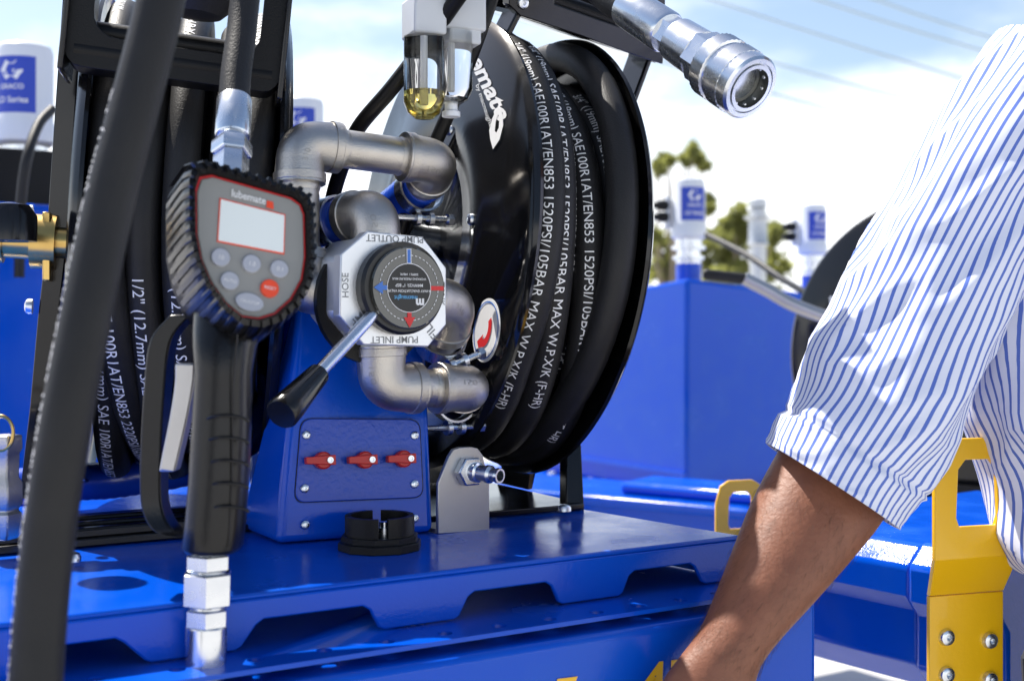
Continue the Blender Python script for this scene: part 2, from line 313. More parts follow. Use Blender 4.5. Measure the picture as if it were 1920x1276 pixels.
for r0, r1 in ((.0172, .0177),): mb.add(circle(D0 + vn * .0002, vx, vy, r0) + circle(D0 + vn * .0002, vx, vy, r1), [(k, (k + 1) % 40, 40 + (k + 1) % 40, 40 + k) for k in range(40)])
for k in range(44):
    a = 2 * math.pi * k / 44; b = a + .08; mb.add([D0 + vn * .0002 + (vx * math.cos(t) + vy * math.sin(t)) * r for t, r in ((a, .0232), (b, .0232), (b, .0237), (a, .0237))], [(0, 1, 2, 3)])
obj('dashed_ring', mb, 'white_print', dial)
def decal(pts, m, name, lift=.0003): obj(name, MB().add([D0 + vx * x * .001 + vy * y * .001 + vn * lift for x, y in pts], [tuple(range(len(pts)))]), m, dial)
decal([(-1.9, 17.6), (1.9, 17.6), (1.9, 28), (-1.9, 28)], 'white_print', 'mark', .0003); decal([(-1.3, 17.8), (1.3, 17.8), (1.3, 27.5), (-1.3, 27.5)], 'blue_print', 'mark', .0005)
decal([(17.6, -1.6), (28, -1.6), (28, 1.6), (17.6, 1.6)], 'red_print', 'mark')
decal([(-17.6, 1.6), (-21, 1.6), (-21, 4.6), (-28, 0), (-21, -4.6), (-21, -1.6), (-17.6, -1.6)], 'blue_print', 'arrow')
decal([(1.6, -17.6), (1.6, -21), (4.6, -21), (0, -28.5), (-4.6, -21), (-1.6, -21), (-1.6, -17.6)], 'red_print', 'arrow')
for s_, y, h, m in (('macnaught', -7.2, .0030, 'sky_print'), ('4-WAY EVACUATION VALVE', -2.2, .0019, 'white_print'), ('M4WV25: 1" BSP', 1.8, .0022, 'white_print'), ('WORKING PRESSURE MAX', 6.4, .0016, 'white_print'), ('200PSI / 14BAR', 9.6, .0016, 'white_print')):
    obj('lettering', flat_text(s_, D0 + vn * .0004 + vy * y * .001 + vx * (-.0028 if s_ == 'macnaught' else 0), -vx, -vy, h, bold=.01), m, dial)
obj('lettering', flat_text('m', D0 + vn * .0004 - vy * .0110 + vx * .0085, -vx, -vy, .0062, bold=.05), 'white_print', dial)
for s_, c, ang, h in (('PUMP OUTLET', (741, 448), 180, .0050), ('PUMP INLET', (740, 637), 180, .0050), ('HOSE', (647, 535), 90, .0050), ('TANK', (829, 551), -90, .0046), ('FILL', (806, 618), 130, .0066), ('EMPTY', (665, 606), 222, .0066)):
    a = math.radians(ang); e1 = vx * math.cos(a) + vy * math.sin(a); e2 = vy * math.cos(a) - vx * math.sin(a)
    obj('lettering', flat_text(s_, vf(*c) + vn * .0003, e1, e2, h, bold=.004), 'grey_print', plate)
p1, p2, p3, p4 = vf(694, 588) + vn * .006, W(600, 696, .865), W(598, 700, .863), W(527, 777, .82)
lev = obj('lever_rod', MB().tube([p1, p2], .0048, 16), 'zinc', val)
d = (p4 - p3); obj('lever_grip', MB().lathe(p3, d, [(0, .006), (.001, .0078), (d.length * .75, .0108), (d.length - .002, .0112), (d.length, .0100), (d.length, .001)], 28), 'black_gloss', lev)
# ================================================================== steel pipework
def pipe_thing(label, pts, r=.0146, er=.0178, corner=.021, mouths=(0, 1), name='steel_pipe'):
    pts = [V(p) for p in pts]; root = thing(name, label, 'pipe', min(pts, key=lambda p: p.z))
    obj('pipe', MB().tube(fillet(pts, corner * 1.05, 10), r, 24), 'cast_steel', root)
    for i in range(1, len(pts) - 1):
        p = pts[i]; a = (pts[i - 1] - p).normalized(); b = (pts[i + 1] - p).normalized(); ln = corner + .010
        pa = fillet([p + a * ln, p, p + b * ln], corner, 14); n = len(pa)
        e = obj('elbow', MB().tube(pa, [er + (.0016 if k in (0, n - 1) else 0) for k in range(n)], 28), 'cast_steel', root, label=None)
        pm = fillet([p + a * ln, p, p + b * ln], corner, 24); obj('cast_mark', hose_text(random.choice(('150', '310', '150')), pm, er, .014, .0044, random.uniform(-.3, .5), 1, lambda q: V((0, 0, CZ)) - q), 'cast_mark', e)
        for q, dr in ((p + a * (ln - .001), a), (p + b * (ln - .001), b)):
            obj('collar', MB().lathe(q, dr, [(-.007, er + .0005), (-.0065, er + .0018), (-.001, er + .0018), (0, er + .001), (.0, r), (.003, r + .0008), (.006, r + .0002)], 28), 'cast_steel', e)
    return root
def on(d, px, py): return W(px, py, d)
pipe_thing('tall looping grey steel pipe with two elbows above the octagonal valve', [on(.955, 650, 548), on(.945, 562, 545), on(.955, 562, 268), on(1.01, 822, 303), on(1.055, 788, 350)])
o1 = pipe_thing('short grey steel elbow on top of the octagonal valve', [on(.955, 705, 470), on(.955, 704, 398), on(.985, 640, 412)], er=.0185)
o2 = pipe_thing('grey steel elbow and pipe below the octagonal valve', [on(.955, 713, 640), on(.955, 716, 726), on(1.0, 880, 728), on(1.07, 850, 730)], er=.0180)
o3 = pipe_thing('grey steel elbow on the tank side of the octagonal valve', [on(.965, 795, 560), on(.99, 852, 570), on(1.02, 826, 640)], er=.0185)
obj('thread_tape', MB().lathe(on(.955, 713, 652), Z, [(-.004, .0168), (-.003, .0176), (.003, .0178), (.004, .0168)], 24), 'tape_white', o2)
obj('thread_tape', MB().lathe(on(.988, 832, 727), (on(1.0, 880, 728) - on(.955, 716, 726)), [(-.004, .0165), (-.003, .0172), (.003, .0172), (.004, .0165)], 24), 'tape_white', o2)
def blue_hose(label, pts, r=.0165):
    pa = smooth_path(pts, 14); return tag(obj('suction_hose', MB().tube(pa, [r + .0006 * (k % 2) for k in range(len(pa))], 22), 'blue_hose'), label, 'hose')
blue_hose('ribbed blue hose leaving the tall pipe loop behind the valve', [on(1.05, 792, 345), on(1.09, 745, 385), on(1.14, 690, 430), on(1.2, 640, 520), on(1.22, 620, 700)])
blue_hose('ribbed blue hose clamped to the elbow on top of the valve', [on(.98, 648, 411), on(1.0, 600, 425), on(1.03, 560, 470), on(1.08, 540, 600), on(1.1, 535, 800)])
blue_hose('ribbed blue hose lying on the deck behind the left reel', [on(1.1, 20, 915), on(1.12, 120, 905), on(1.15, 240, 895), on(1.16, 400, 860), on(1.16, 500, 780), on(1.15, 520, 700)])
def clamp(label, c, ax, r=.0185, bolt=None, bl=.034):
    root = thing('hose_clamp', label, 'clamp', c - Z * r, 'bolted hose clamps on the pipework')
    ax = V(ax).normalized(); obj('band', MB().lathe(c, ax, [(-.006, r), (-.006, r + .0018), (.006, r + .0018), (.006, r), (-.006, r)], 36, caps=False), 'zinc', root)
    bd = V(bolt).normalized(); a, b = basis(ax); out = bd.cross(ax).normalized(); out = out if out.z < 0 else -out
    bc = c + out * (r + .006)
    obj('bolt', MB().tube([bc - bd * bl * .7, bc + bd * bl * .45], .0026, 10), 'zinc', root)
    obj('bolt_head', MB().lathe(bc + bd * bl * .45, bd, [(0, .0048), (.005, .0048)], 6), 'zinc', root)
    for s_ in (-1, 1): obj('lug', MB().lathe(bc + bd * .006 * s_ - bd * .002, bd, [(0, .003), (0, .0062), (.004, .0062), (.004, .003)], 16), 'zinc', root)
clamp('bolted clamp on the blue hose under the tall pipe loop', on(1.055, 786, 357), on(1.09, 745, 385) - on(1.05, 792, 345), .0185, U, .05)
clamp('bolted clamp on the blue hose above the valve', on(.99, 628, 416), on(1.0, 600, 425) - on(.98, 648, 411), .0185, U, .04)
clamp('bolted clamp under the tank side elbow', on(1.02, 826, 640), on(1.02, 838, 640) - on(.99, 862, 570), .0185, U + Z * .35, .045)
clamp('bolted clamp below the lower steel pipe', on(1.05, 852, 745), VV, .0185, U, .05)
# ================================================================== hose reels
def reel(label, C, ax, R, wd_, hub_r, near_face=True):
    ax = V(ax).normalized(); root = thing('hose_reel', label, 'hose reel', V((C.x, C.y, ZD)), None)
    b1 = V((0, 0, 1)); b1 = (b1 - ax * b1.dot(ax)).normalized(); b2 = ax.cross(b1)
    for t, sgn in ((0, -1), (wd_, 1)):
        prof = [(0, hub_r * .4), (.0, hub_r), (sgn * .010, hub_r + .012), (sgn * .010, R * .62), (sgn * .004, R * .70), (sgn * .004, R - .008), (sgn * .0, R - .003), (-sgn * .003, R), (-sgn * .006, R - .001), (-sgn * .003, R - .004), (sgn * .001, R - .010), (sgn * .001, R * .70), (sgn * .007, R * .62), (sgn * .007, hub_r + .012), (-sgn * .003, hub_r), (-sgn * .003, hub_r * .4)]
        obj('flange', MB().lathe(C + ax * t, ax, prof, 96), 'black_gloss', root, sharp=50)
    obj('drum', MB().lathe(C, ax, [(0, hub_r + .004), (wd_, hub_r + .004)], 48), 'black_satin', root)
    return root, ax, b1, b2
RC = V((-.072, 1.1754, CZ + .0709)); RA = V((math.sin(1.119), math.cos(1.119), -.0971)); RR = .2061; RW = .1085
rl, ra, rb1, rb2 = reel('large glossy black hose reel wound with black rubber hose', RC, RA, RR, RW, .075)
def coil_hose(label, C, ax, b1, b2, turns, r, name='rubber_hose', down=True):
    pa = []
    for i, (t0, t1, r0, r1, ph) in enumerate(turns):
        n = 60
        for k in range(n):
            f = k / n; e = .5 - .5 * math.cos(math.pi * min(1, max(0, (f - .72) / .28))); a = 2 * math.pi * f
            t = t0 + (t1 - t0) * e; rr = r0 + (r1 - r0) * e + .005 * math.sin(a * 1.0 + ph) + .003 * math.sin(a * 2 + ph * 2); rr = min(rr, (RR if C is RC else LR) - r - .005)
            pa.append(C + ax * max(r + .006, t + .0065 * math.sin(a + ph * 1.7)) + (b1 * math.cos(a + math.pi) + b2 * math.sin(a + math.pi)) * rr)
    o = tag(obj(name, MB().tube(pa, r, 16), 'black_rubber'), label, 'hose'); return o, pa
hr = .0138; tz = [.016, .041, .067, .093]
turns = []
for lay, rad in ((0, .120), (1, .150), (2, .178)):
    seq = tz if lay % 2 == 0 else tz[::-1]
    for i, t in enumerate(seq):
        nx = seq[i + 1] if i < 3 else seq[3]; nr = rad if i < 3 else rad + .026
        turns.append((t, nx, rad + (.013 * math.sin(2.1 * i + .6) if lay == 2 else 0), nr if (lay < 2 or i < 3) else rad, random.uniform(0, 6)))
hose1, path1 = coil_hose('thick black rubber hose with white lettering wound on the large reel', RC, ra, rb1, rb2, turns, hr)
txt = '3/4" (19mm) SAE100R1AT/EN853 1520PSI/105BAR MAX W.P.X/K (F-HR)'
cum = [0]
for i in range(1, len(path1)): cum.append(cum[-1] + (path1[i] - path1[i - 1]).length)
def radial(C, ax): return lambda p: ((p - C) - ax * (p - C).dot(ax))
for i in range(4, 12):
    for off in (.10, .60):
        s0 = cum[i * 60] + off * (cum[min(len(cum) - 1, i * 60 + 59)] - cum[i * 60])
        if s0 + .5 < cum[-1]: obj('lettering', hose_text(txt, path1, hr, s0, .0078, -.45 + .3 * (i % 2), -1, radial(RC, ra)), 'white_print', hose1)
# print on the reel's near flange
fp = (RC - ra * .0042, -ra)
obj('lettering', px_text('lubemate', (857, 62), (78, 166), (25, -13), fp, .0006, .03), 'white_print', rl)
obj('lettering', px_text('by macnaught', (893, 160), (26, 78), (7, -4), fp, .0006), 'white_print', rl)
obj('emblem', MB().prism([PL(*p, *fp) - ra * .0005 for p in ((937, 196), (944, 215), (945, 235), (938, 262), (926, 280), (921, 262), (919, 245), (925, 222))], -ra * .0004, [[PL(*p, *fp) - ra * .0005 for p in ((936, 214), (931, 228), (929, 246), (932, 250), (937, 240), (938, 226))]]), 'white_print', rl)
sq = PL(913, 619, *fp); e1 = (rb1 * .99 + rb2 * .12).normalized(); e2 = ra.cross(e1)
st = obj('direction_sticker', MB().prism(circle(sq - ra * .0004, e2, e1, .0262, 40), -ra * .0004), 'white_print', rl)
obj('sticker_ring', MB().add(circle(sq - ra * .0012, e2, e1, .0238) + circle(sq - ra * .0012, e2, e1, .0226), [(k, (k + 1) % 40, 40 + (k + 1) % 40, 40 + k) for k in range(40)]), 'blue_print', st)
ar = []
sgn = 1 if e2.x > 0 else -1
for k in range(9):
    a = math.radians(35 - 125 * k / 8); ar.append((math.cos(a) * .0145 - .004, math.sin(a) * .0165 + .002))
inn = [(math.cos(math.radians(35 - 125 * k / 8)) * .0085 - .004, math.sin(math.radians(35 - 125 * k / 8)) * .0100 + .002) for k in range(9)]
pts = ar + [(-.005, -.0205), (-.0135, -.011), (-.003, -.0035)] + inn[::-1]
obj('sticker_arrow', MB().add([sq - ra * .0013 + e2 * (x * sgn) + e1 * y for x, y in pts], [tuple(range(len(pts)))]), 'red_print', st)
for k in range(6):
    a = k * math.pi / 3 + .4; screw(RC - ra * .0102 + (rb1 * math.cos(a) + rb2 * math.sin(a)) * .105, -ra, .005, rl, 'bolt')
# frame of the big reel
pb = PL(925, 972, V((0, 0, ZD)), Z); pe = PL(1096, 957, V((0, 0, ZD)), Z); ud = (pe - pb).normalized(); vd = Z.cross(ud).normalized()
mb = MB().box((pb + pe) / 2 - ud * .06 + vd * .12 + Z * .004, ud, vd, Z, (pe - pb).length + .12, .24, .005); obj('base_plate', mb, 'black_gloss', rl, .001)
obj('base_rail', MB().box((pb + pe) / 2 - ud * .06 + vd * .20 + Z * .022, ud, vd, Z, (pe - pb).length + .11, .02, .03), 'black_gloss', rl)
q1, q2, q3, q4 = W(1062, 958, 1.13), W(1096, 957, 1.135), W(1090, 832, 1.15), W(1062, 832, 1.15)
obj('upright', MB().hexa([q1, q2, q3, q4], vd * .012), 'black_gloss', rl, .001)
obj('upright', MB().hexa([pe + vd * .10 + Z * .007, pe + vd * .16 + Z * .007, RC + ra * (RW + .03) + rb2 * .02, RC + ra * (RW + .03) - rb2 * .02], ud * .006), 'black_gloss', rl, .001)
obj('axle', MB().lathe(RC - ra * .05, ra, [(0, .016), (RW + .09, .016)], 24), 'zinc', rl)
for c in ((1062, 985), (955, 965)): pass
screw(PL(1058, 953, V((0, 0, ZD + .007)), Z), Z, .006, rl, 'bolt')
# guide arms from the axle up to the roller box
gp = W(1100, 40, 1.14); gn = (NF * .93 + V((0, 0, -.30))).normalized()
def gf(px, py): return PL(px, py, gp, gn)
pl_ = [gf(*p) for p in ((955, -60), (1249, -60), (1246, 95), (1243, 121), (1195, 106), (1090, 68), (975, 30), (955, 10))]
hl = [[gf(*p) for p in ((1040, -30), (1040, 8), (1190, 60), (1205, 55), (1205, -30))]]
gb = obj('roller_box', MB().prism(pl_, -gn * .012, hl), 'black_gloss', rl, .001)
obj('box_back', MB().prism([p - gn * .075 for p in pl_], -gn * .004, [[p - gn * .075 for p in hl[0]]]), 'black_gloss', gb)
obj('box_underside', MB().hexa([gf(975, 31) - gn * .012, gf(1243, 122) - gn * .012, gf(1243, 122) - gn * .075, gf(975, 31) - gn * .075], Z * .004), 'black_gloss', gb)
obj('roller', MB().tube([gf(1030, -4) - gn * .02, gf(1198, 56) - gn * .02], .0085, 18), 'black_satin', gb)
obj('roller', MB().tube([gf(1010, -30) - gn * .05, gf(1210, 40) - gn * .05], .0085, 18), 'black_satin', gb)
obj('roller', MB().tube([gf(1185, -50) - gn * .03, gf(1192, 48) - gn * .03], .0085, 18), 'black_satin', gb)
for p in ((980, 6), (1233, 84)): screw(gf(*p), gn, .0055, gb)
arm_a = [W(1225, 70, 1.2), W(1215, 120, 1.24), W(1180, 190, 1.27), W(1120, 330, 1.29), RC + ra * (RW + .035)]
for p0, p1, wdt in ((W(1205, 95, 1.24), RC + ra * (RW + .03), .042), (W(960, 25, 1.12), RC - ra * .035, .03)):
    dr = (p1 - p0).normalized(); sd = dr.cross(ra).normalized(); obj('guide_arm', MB().box((p0 + p1) / 2, dr, sd, ra, (p1 - p0).length + wdt, wdt, .006), 'black_gloss', rl, .002)
obj('hub_cap', MB().lathe(RC - ra * .045, -ra, [(0, .03), (.008, .03), (.010, .026)], 6), 'black_satin', rl)
# black air line looping past the filter
tag(obj('air_line', MB().tube(smooth_path([W(900, -60, .95), W(856, 0, .97), W(800, 80, .99), W(735, 165, 1.0), W(672, 240, 1.02), W(642, 310, 1.04), W(620, 390, 1.06), W(605, 520, 1.08), W(600, 700, 1.1)], 8), .0062, 14), 'black_satin'), 'thin black air tube curving down past the filter bowls', 'tube')
tag(obj('air_line', MB().tube(smooth_path([W(930, -30, 1.04), W(900, 60, 1.04), W(850, 190, 1.05), W(790, 330, 1.06), W(745, 460, 1.08), W(740, 700, 1.1)], 8), .0060, 14), 'black_satin'), 'black air tube running straight behind the filter bowls', 'tube')
# ================================================================== filter regulator
fr_ = thing('air_filter', 'pale grey air filter lubricator with two clear bowls', 'air filter', W(820, 228, 1.0))
X = V((1, 0, 0)); Y = V((0, 1, 0))
fu = V((.93, .36, 0)); fv = V((-.36, .93, 0))
b_ = obj('body', MB().box(W(838, 10, 1.0), fu, fv, Z, .052, .04, .045), 'pale_grey', fr_, .002)
obj('body', MB().box(W(795, 35, .985), fu, fv, Z, .026, .036, .03), 'pale_grey', fr_, .002)
obj('mount_block', MB().box(W(862, 62, 1.0), fu, fv, Z, .026, .03, .022), 'pale_grey', fr_, .002)
obj('knob', MB().lathe(W(800, -6, .985), Z, [(0, .012), (.02, .012), (.022, .010)], 16), 'pale_grey', fr_)
for c, r, ln, oil in ((W(795, 70, .975), .0155, .062, 1), (W(846, 62, .99), .0165, .055, 0)):
    bw = obj('bowl', MB().lathe(c, -Z, [(0, r), (ln * .8, r), (ln * .93, r * .8), (ln, r * .45), (ln, .001)], 28, caps=False).lathe(c, -Z, [(0, r - .0016), (ln * .79, r - .0016), (ln * .91, r * .8 - .0014), (ln - .002, r * .4), (ln - .002, .001)], 28, caps=False), 'clear_plastic', fr_)
    obj('drip_tube', MB().tube([c + Z * .0, c - Z * ln * .8], .0018, 8), 'pale_grey', bw)
    if oil: obj('oil', MB().lathe(c - Z * ln * .66, -Z, [(0, r - .0022), (ln * .13, r - .0022), (ln * .25, r * .8 - .002), (ln * .30, r * .4)], 24), 'amber_oil', bw)
    else: obj('drain', MB().lathe(c - Z * (ln - .003), -Z, [(0, .005), (.008, .005), (.009, .007), (.013, .007)], 14), 'white_plastic', bw)
# ================================================================== coupler hanging top right
fc = W(1409, 166, .92); cax = V((.50, -.66, -.53)).normalized()
cp = thing('hose_coupler', 'shiny zinc quick coupler with knurled sleeve on a hose end', 'coupler', fc)
def cl(t0, prof, n, name, m='zinc', ph=0): return obj(name, MB().lathe(fc + cax * t0, cax, prof, n, ph, caps=name not in ('mouth_ring', 'bore')), m, cp)
cl(-.155, [(0, .0165), (.050, .0168), (.053, .0155)], 36, 'ferrule'); cl(-.102, [(0, .0150), (.012, .0150)], 6, 'hex', ph=.3); cl(-.090, [(0, .013), (.002, .0175), (.030, .0185)], 36, 'body')
cl(-.060, [(0, .0205), (.018, .0205)], 6, 'hex', ph=.2)
kn = []
for k in range(33): kn.append((.031 * k / 32, .0228 if .012 < .031 * k / 32 < .017 else .0242))
mb = MB(); n = 72; a_, b__ = basis(cax); rings = []
for k, (t, r) in enumerate(kn):
    rings.append([fc + cax * (t - .042) + (a_ * math.cos(2 * math.pi * j / n) + b__ * math.sin(2 * math.pi * j / n)) * (r + (.0007 * ((j + k) % 2) if r > .024 else 0)) for j in range(n)])
mb.loft(rings); obj('knurled_sleeve', mb, 'zinc', cp, sharp=20)
cl(-.011, [(0, .0242), (.009, .0242), (.011, .0225), (.011, .0195), (.009, .0190), (.009, .0182), (.0115, .018), (.0115, .0152)], 48, 'mouth_ring'); cl(-.011, [(.0115, .0152), (.009, .0146), (.002, .0146), (.001, .0125), (-.014, .0122), (-.014, .001)], 48, 'bore', 'bore_shade_steel')
for k in range(10):
    a = 2 * math.pi * k / 10; c = fc + (a_ * math.cos(a) + b__ * math.sin(a)) * .0148 - cax * .004
    obj('ball', MB().lathe(c - cax * .0016, cax, [(0, .0002), (.0006, .0013), (.0016, .0017), (.0026, .0013), (.0032, .0002)], 8), 'zinc', cp)
cl(-.024, [(0, .0085), (.006, .0085), (.007, .007)], 32, 'valve_face', 'black_satin')
tag(obj('rubber_hose', MB().tube(smooth_path([fc - cax * .15, fc - cax * .19, fc - cax * .26 + Z * .02, W(1150, -170, 1.08), W(1080, -120, 1.1)], 8), .0142, 16), 'black_rubber'), 'black rubber hose holding up the zinc quick coupler', 'hose')
# ================================================================== left reel
LC = W(178, 448, 1.12); LA = V((math.sin(1.33), math.cos(1.33), -.05)); LR = .212; LWD = .150
rl2, la, lb1, lb2 = reel('black hose reel behind the dispensing gun with slack thinner hose', LC, LA, LR, LWD, .065)
t2 = []
lz = [.024, .052, .080, .106, .130]
for lay, rad in ((0, .136), (1, .163), (2, .188)):
    seq = lz if lay % 2 == 0 else lz[::-1]
    for i, t in enumerate(seq):
        nx = seq[i + 1] if i < 4 else seq[4]; t2.append((t, nx, rad + .006 * math.sin(3 * i + lay), (rad if i < 4 else rad + (.025 if lay < 2 else 0)) + .006 * math.sin(3 * min(i + 1, 4) + lay), random.uniform(0, 6)))
hose2, path2 = coil_hose('black rubber hose with white print wound on the reel behind the gun', LC, la, lb1, lb2, t2, .0130)
cum2 = [0]
for i in range(1, len(path2)): cum2.append(cum2[-1] + (path2[i] - path2[i - 1]).length)
txt2 = '1/2" (12.7mm) SAE 100R1AT/EN853 2320PSI/160BAR MAX W.P.X/K'
for i in range(9, 15):
    s0 = cum2[i * 60 + 8] + .02 * i
    for off in (0, .52):
        if s0 + off + .46 < cum2[-1]: obj('lettering', hose_text(txt2, path2, .0130, s0 + off, .0085, -.2, -1, radial(LC, la)), 'white_print', hose2)
up = [W(123, -30, 1.0), W(108, 200, 1.0), W(90, 470, 1.0), W(75, 600, 1.0), W(60, 760, 1.0), W(40, 930, 1.0)]
rings = [[p + la * .003 + lb2 * s_ * (.016 if 1 <= i <= 3 else .013) * (1 if j < 2 else 1) + la * (.012 if j in (1, 2) else -.003) for j, s_ in enumerate((-1, -1, 1, 1))] for i, p in enumerate(up)]
obj('upright', MB().loft(rings), 'black_gloss', rl2, .001)
sw = W(60, 452, .98)
obj('swivel', MB().lathe(sw - la * .05, la, [(0, .012), (.018, .012), (.018, .018), (.030, .018), (.030, .014), (.05, .014), (.05, .021), (.068, .021), (.068, .012), (.085, .012)], 28), 'brass', rl2)
obj('swivel_plate', MB().box(sw + la * .012 + Z * -.004, la, lb2, Z, .006, .03, .052), 'brass', rl2, .001)
for dz in (.022, -.05): screw(sw + la * -.002 + Z * dz - lb2 * .004, -la, .006, rl2, 'bolt')
obj('swivel_cap', MB().lathe(W(18, 452, .92), Z, [(0, .019), (.018, .019), (.026, .014), (.028, .002)], 24), 'black_gloss', rl2)
bp0 = PL(235, 1010, V((0, 0, ZD)), Z)
obj('base_plate', MB().box(bp0 + Z * .004 + VV * .04, U, VV, Z, .20, .13, .006), 'black_gloss', rl2, .001)
for k in range(3): obj('base_rib', MB().box(bp0 + Z * .010 + VV * (-.015 + .03 * k), U, VV, Z, .20, .010, .008), 'black_gloss', rl2, .002)
screw(PL(132, 1046, V((0, 0, ZD + .007)), Z), Z, .007, rl2, 'bolt')
# roller box on top of the left reel
bc = W(335, 40, .93); bx = V((.97, .22, -.10)).normalized(); by_ = Z - bx * bx.dot(Z); by_.normalize(); bn = bx.cross(by_); bn = bn if bn.y < 0 else -bn
rb = obj('roller_box', MB().prism(rrect(bc + by_ * .02, bx, by_, .152, .125, .012), -bn * .03, [list(reversed(rrect(bc + by_ * .027, bx, by_, .118, .092, .018)))]), 'black_satin', rl2, .002)
for s_ in (-1, 1): obj('box_side', MB().box(bc + bx * .077 * s_ + by_ * .02 - bn * .022, bx, by_, bn, .004, .135, .06), 'black_gloss', rb, .0015)
for dy, dn in ((-.012, .006), (-.030, -.012)): obj('roller', MB().tube([bc - bx * .07 + by_ * dy - bn * (.02 + dn), bc + bx * .07 + by_ * dy - bn * (.02 + dn)], .0088, 18), 'black_satin', rb)
obj('stop_ball', MB().lathe(bc + bx * .012 + by_ * .004, by_, [(0, .004), (.002, .018), (.012, .028), (.03, .030), (.05, .024), (.06, .01)], 28), 'black_rubber', rb)
for p0, p1 in ((bc - bx * .062 - by_ * .05 - bn * .05, LC + la * .002), (bc + bx * .078 - by_ * .02 - bn * .04, LC + la * (LWD + .012))):
    dr = (p1 - p0).normalized(); sd = dr.cross(la).normalized(); obj('guide_arm', MB().box((p0 + p1) / 2, dr, sd, la, (p1 - p0).length + .02, .028, .007), 'black_gloss', rl2, .002)
# ================================================================== dispensing gun
gc = W(470, 462, .745); gnrm = V((.44, -.86, .22)).normalized()
gun = thing('dispensing_gun', 'black rubber booted metering gun with grey display face and long handle', 'dispensing gun', W(395, 1030, .76))
def gf2(px, py): return PL(px, py, gc, gnrm)
outl = [(378, 335), (400, 331), (545, 372), (562, 384), (569, 402), (571, 480), (565, 522), (545, 558), (515, 585), (485, 594), (455, 590), (425, 566), (398, 528), (380, 486), (371, 440), (370, 360)]
face = [gf2(*p) for p in outl]; fcen = sum(face, V((0, 0, 0))) / len(face)
def scale_out(pts, k): return [fcen + (p - fcen) * k for p in pts]
fp_ = obj('face_panel', MB().prism([p - gnrm * .0005 for p in face], -gnrm * .006), 'face_grey', gun, .0008)
obj('red_trim', MB().prism([p - gnrm * .0018 for p in scale_out(face, 1.035)], -gnrm * .006), 'red_print', gun)
rings = []
for k, dz in ((1.04, .001), (1.09, .004), (1.17, .003), (1.21, -.006), (1.22, -.03), (1.18, -.06), (1.0, -.072), (.5, -.074)): rings.append([p + gnrm * dz for p in scale_out(face, k)])
boot = obj('boot', MB().loft([[p - gnrm * .01 for p in scale_out(face, 1.03)]] + rings), 'boot_rubber', gun, sharp=60)
per = []
N_ = len(face)
lens = [(face[(i + 1) % N_] - face[i]).length for i in range(N_)]; tot = sum(lens)
nr = 44
for k in range(nr):
    q = tot * k / nr; i = 0
    while q > lens[i]: q -= lens[i]; i += 1
    p = face[i].lerp(face[(i + 1) % N_], q / lens[i]); tg = (face[(i + 1) % N_] - face[i]).normalized(); od = (p - fcen); sc = od; on_ = tg.cross(gnrm).normalized(); on_ = on_ if on_.dot(od) > 0 else -on_
    pts = [fcen + sc * 1.05 + gnrm * .001, fcen + sc * 1.10 + gnrm * .0065, fcen + sc * 1.19 + gnrm * .0055, fcen + sc * 1.245 - gnrm * .006, fcen + sc * 1.25 - gnrm * .045]
    rr = [[pt + tg * (w_ * s1) + on_ * 0 + (gnrm * -.003 if j in (0, 3) else gnrm * 0) for j, (s1, w_) in enumerate(((-1, .0017), (-1, .0012), (1, .0012), (1, .0017)))] for pt in pts]
    obj('rib', MB().loft(rr), 'boot_rubber', boot)
ex_t = (gf2(534, 440) - gf2(410, 408)); 
scr = obj('screen', MB().prism([gf2(*p) + gnrm * .0004 for p in ((414, 374), (533, 404), (531, 474), (409, 451))], -gnrm * .002), 'screen', fp_)
obj('screen_border', MB().prism([gf2(*p) + gnrm * .0001 for p in ((412, 371), (535, 402), (533, 477), (407, 453))], -gnrm * .001), 'orange_red', fp_)
obj('lettering', px_text('lubemate', (433, 368), (65, 16), (1, -14), (gc, gnrm), .0004, .02), 'white_print', fp_)
obj('emblem', MB().add([gf2(*p) + gnrm * .0004 for p in ((500, 376), (512, 379), (513, 393), (499, 389))], [(0, 1, 2, 3)]), 'orange_red', fp_)
gx = (gf2(520, 475) - gf2(420, 450)).normalized(); gy = gnrm.cross(gx); gy = gy if gy.z > 0 else -gy
for (cx, cy), s_, m, w_ in (((413, 483), '10', 'button_grey', 1), ((471, 495), '1.0', 'button_grey', 1), ((523, 505), '0.1', 'button_grey', 1), ((430, 527), 'AUTO', 'button_grey', 1), ((505, 541), 'RESET', 'orange_red', 1), ((467, 567), 'OK/STOP', 'button_grey', 1.55)):
    c = gf2(cx, cy); bt = obj('button', MB().prism(circle(c + gnrm * .0016, gx, gy, .0054 * w_, 28, .0054), -gnrm * .003), m, fp_, .0005)
    obj('lettering', flat_text(s_, c + gnrm * .0018, gx, gy, .0026 if len(s_) < 4 else .0019), 'white_print', bt)
hs = []
for y, xl, xr, d, dp in ((560, 372, 478, .785, .030), (620, 366, 490, .775, .028), (650, 366, 478, .765, .024), (700, 369, 470, .762, .0205), (800, 363, 469, .76, .021), (900, 357, 465, .758, .021), (980, 350, 458, .757, .021), (1022, 345, 454, .757, .021), (1031, 352, 448, .757, .019)):
    c = W((xl + xr) / 2, y, d); hw = (xr - xl) / 2 / F * d; hs.append([c + X * (hw * math.copysign(abs(math.cos(a)) ** .8, math.cos(a))) + Y * (dp * math.copysign(abs(math.sin(a)) ** .8, math.sin(a))) for a in [2 * math.pi * k / 28 for k in range(28)]])
hd = obj('handle', MB().loft(hs), 'boot_rubber', gun, sharp=60)
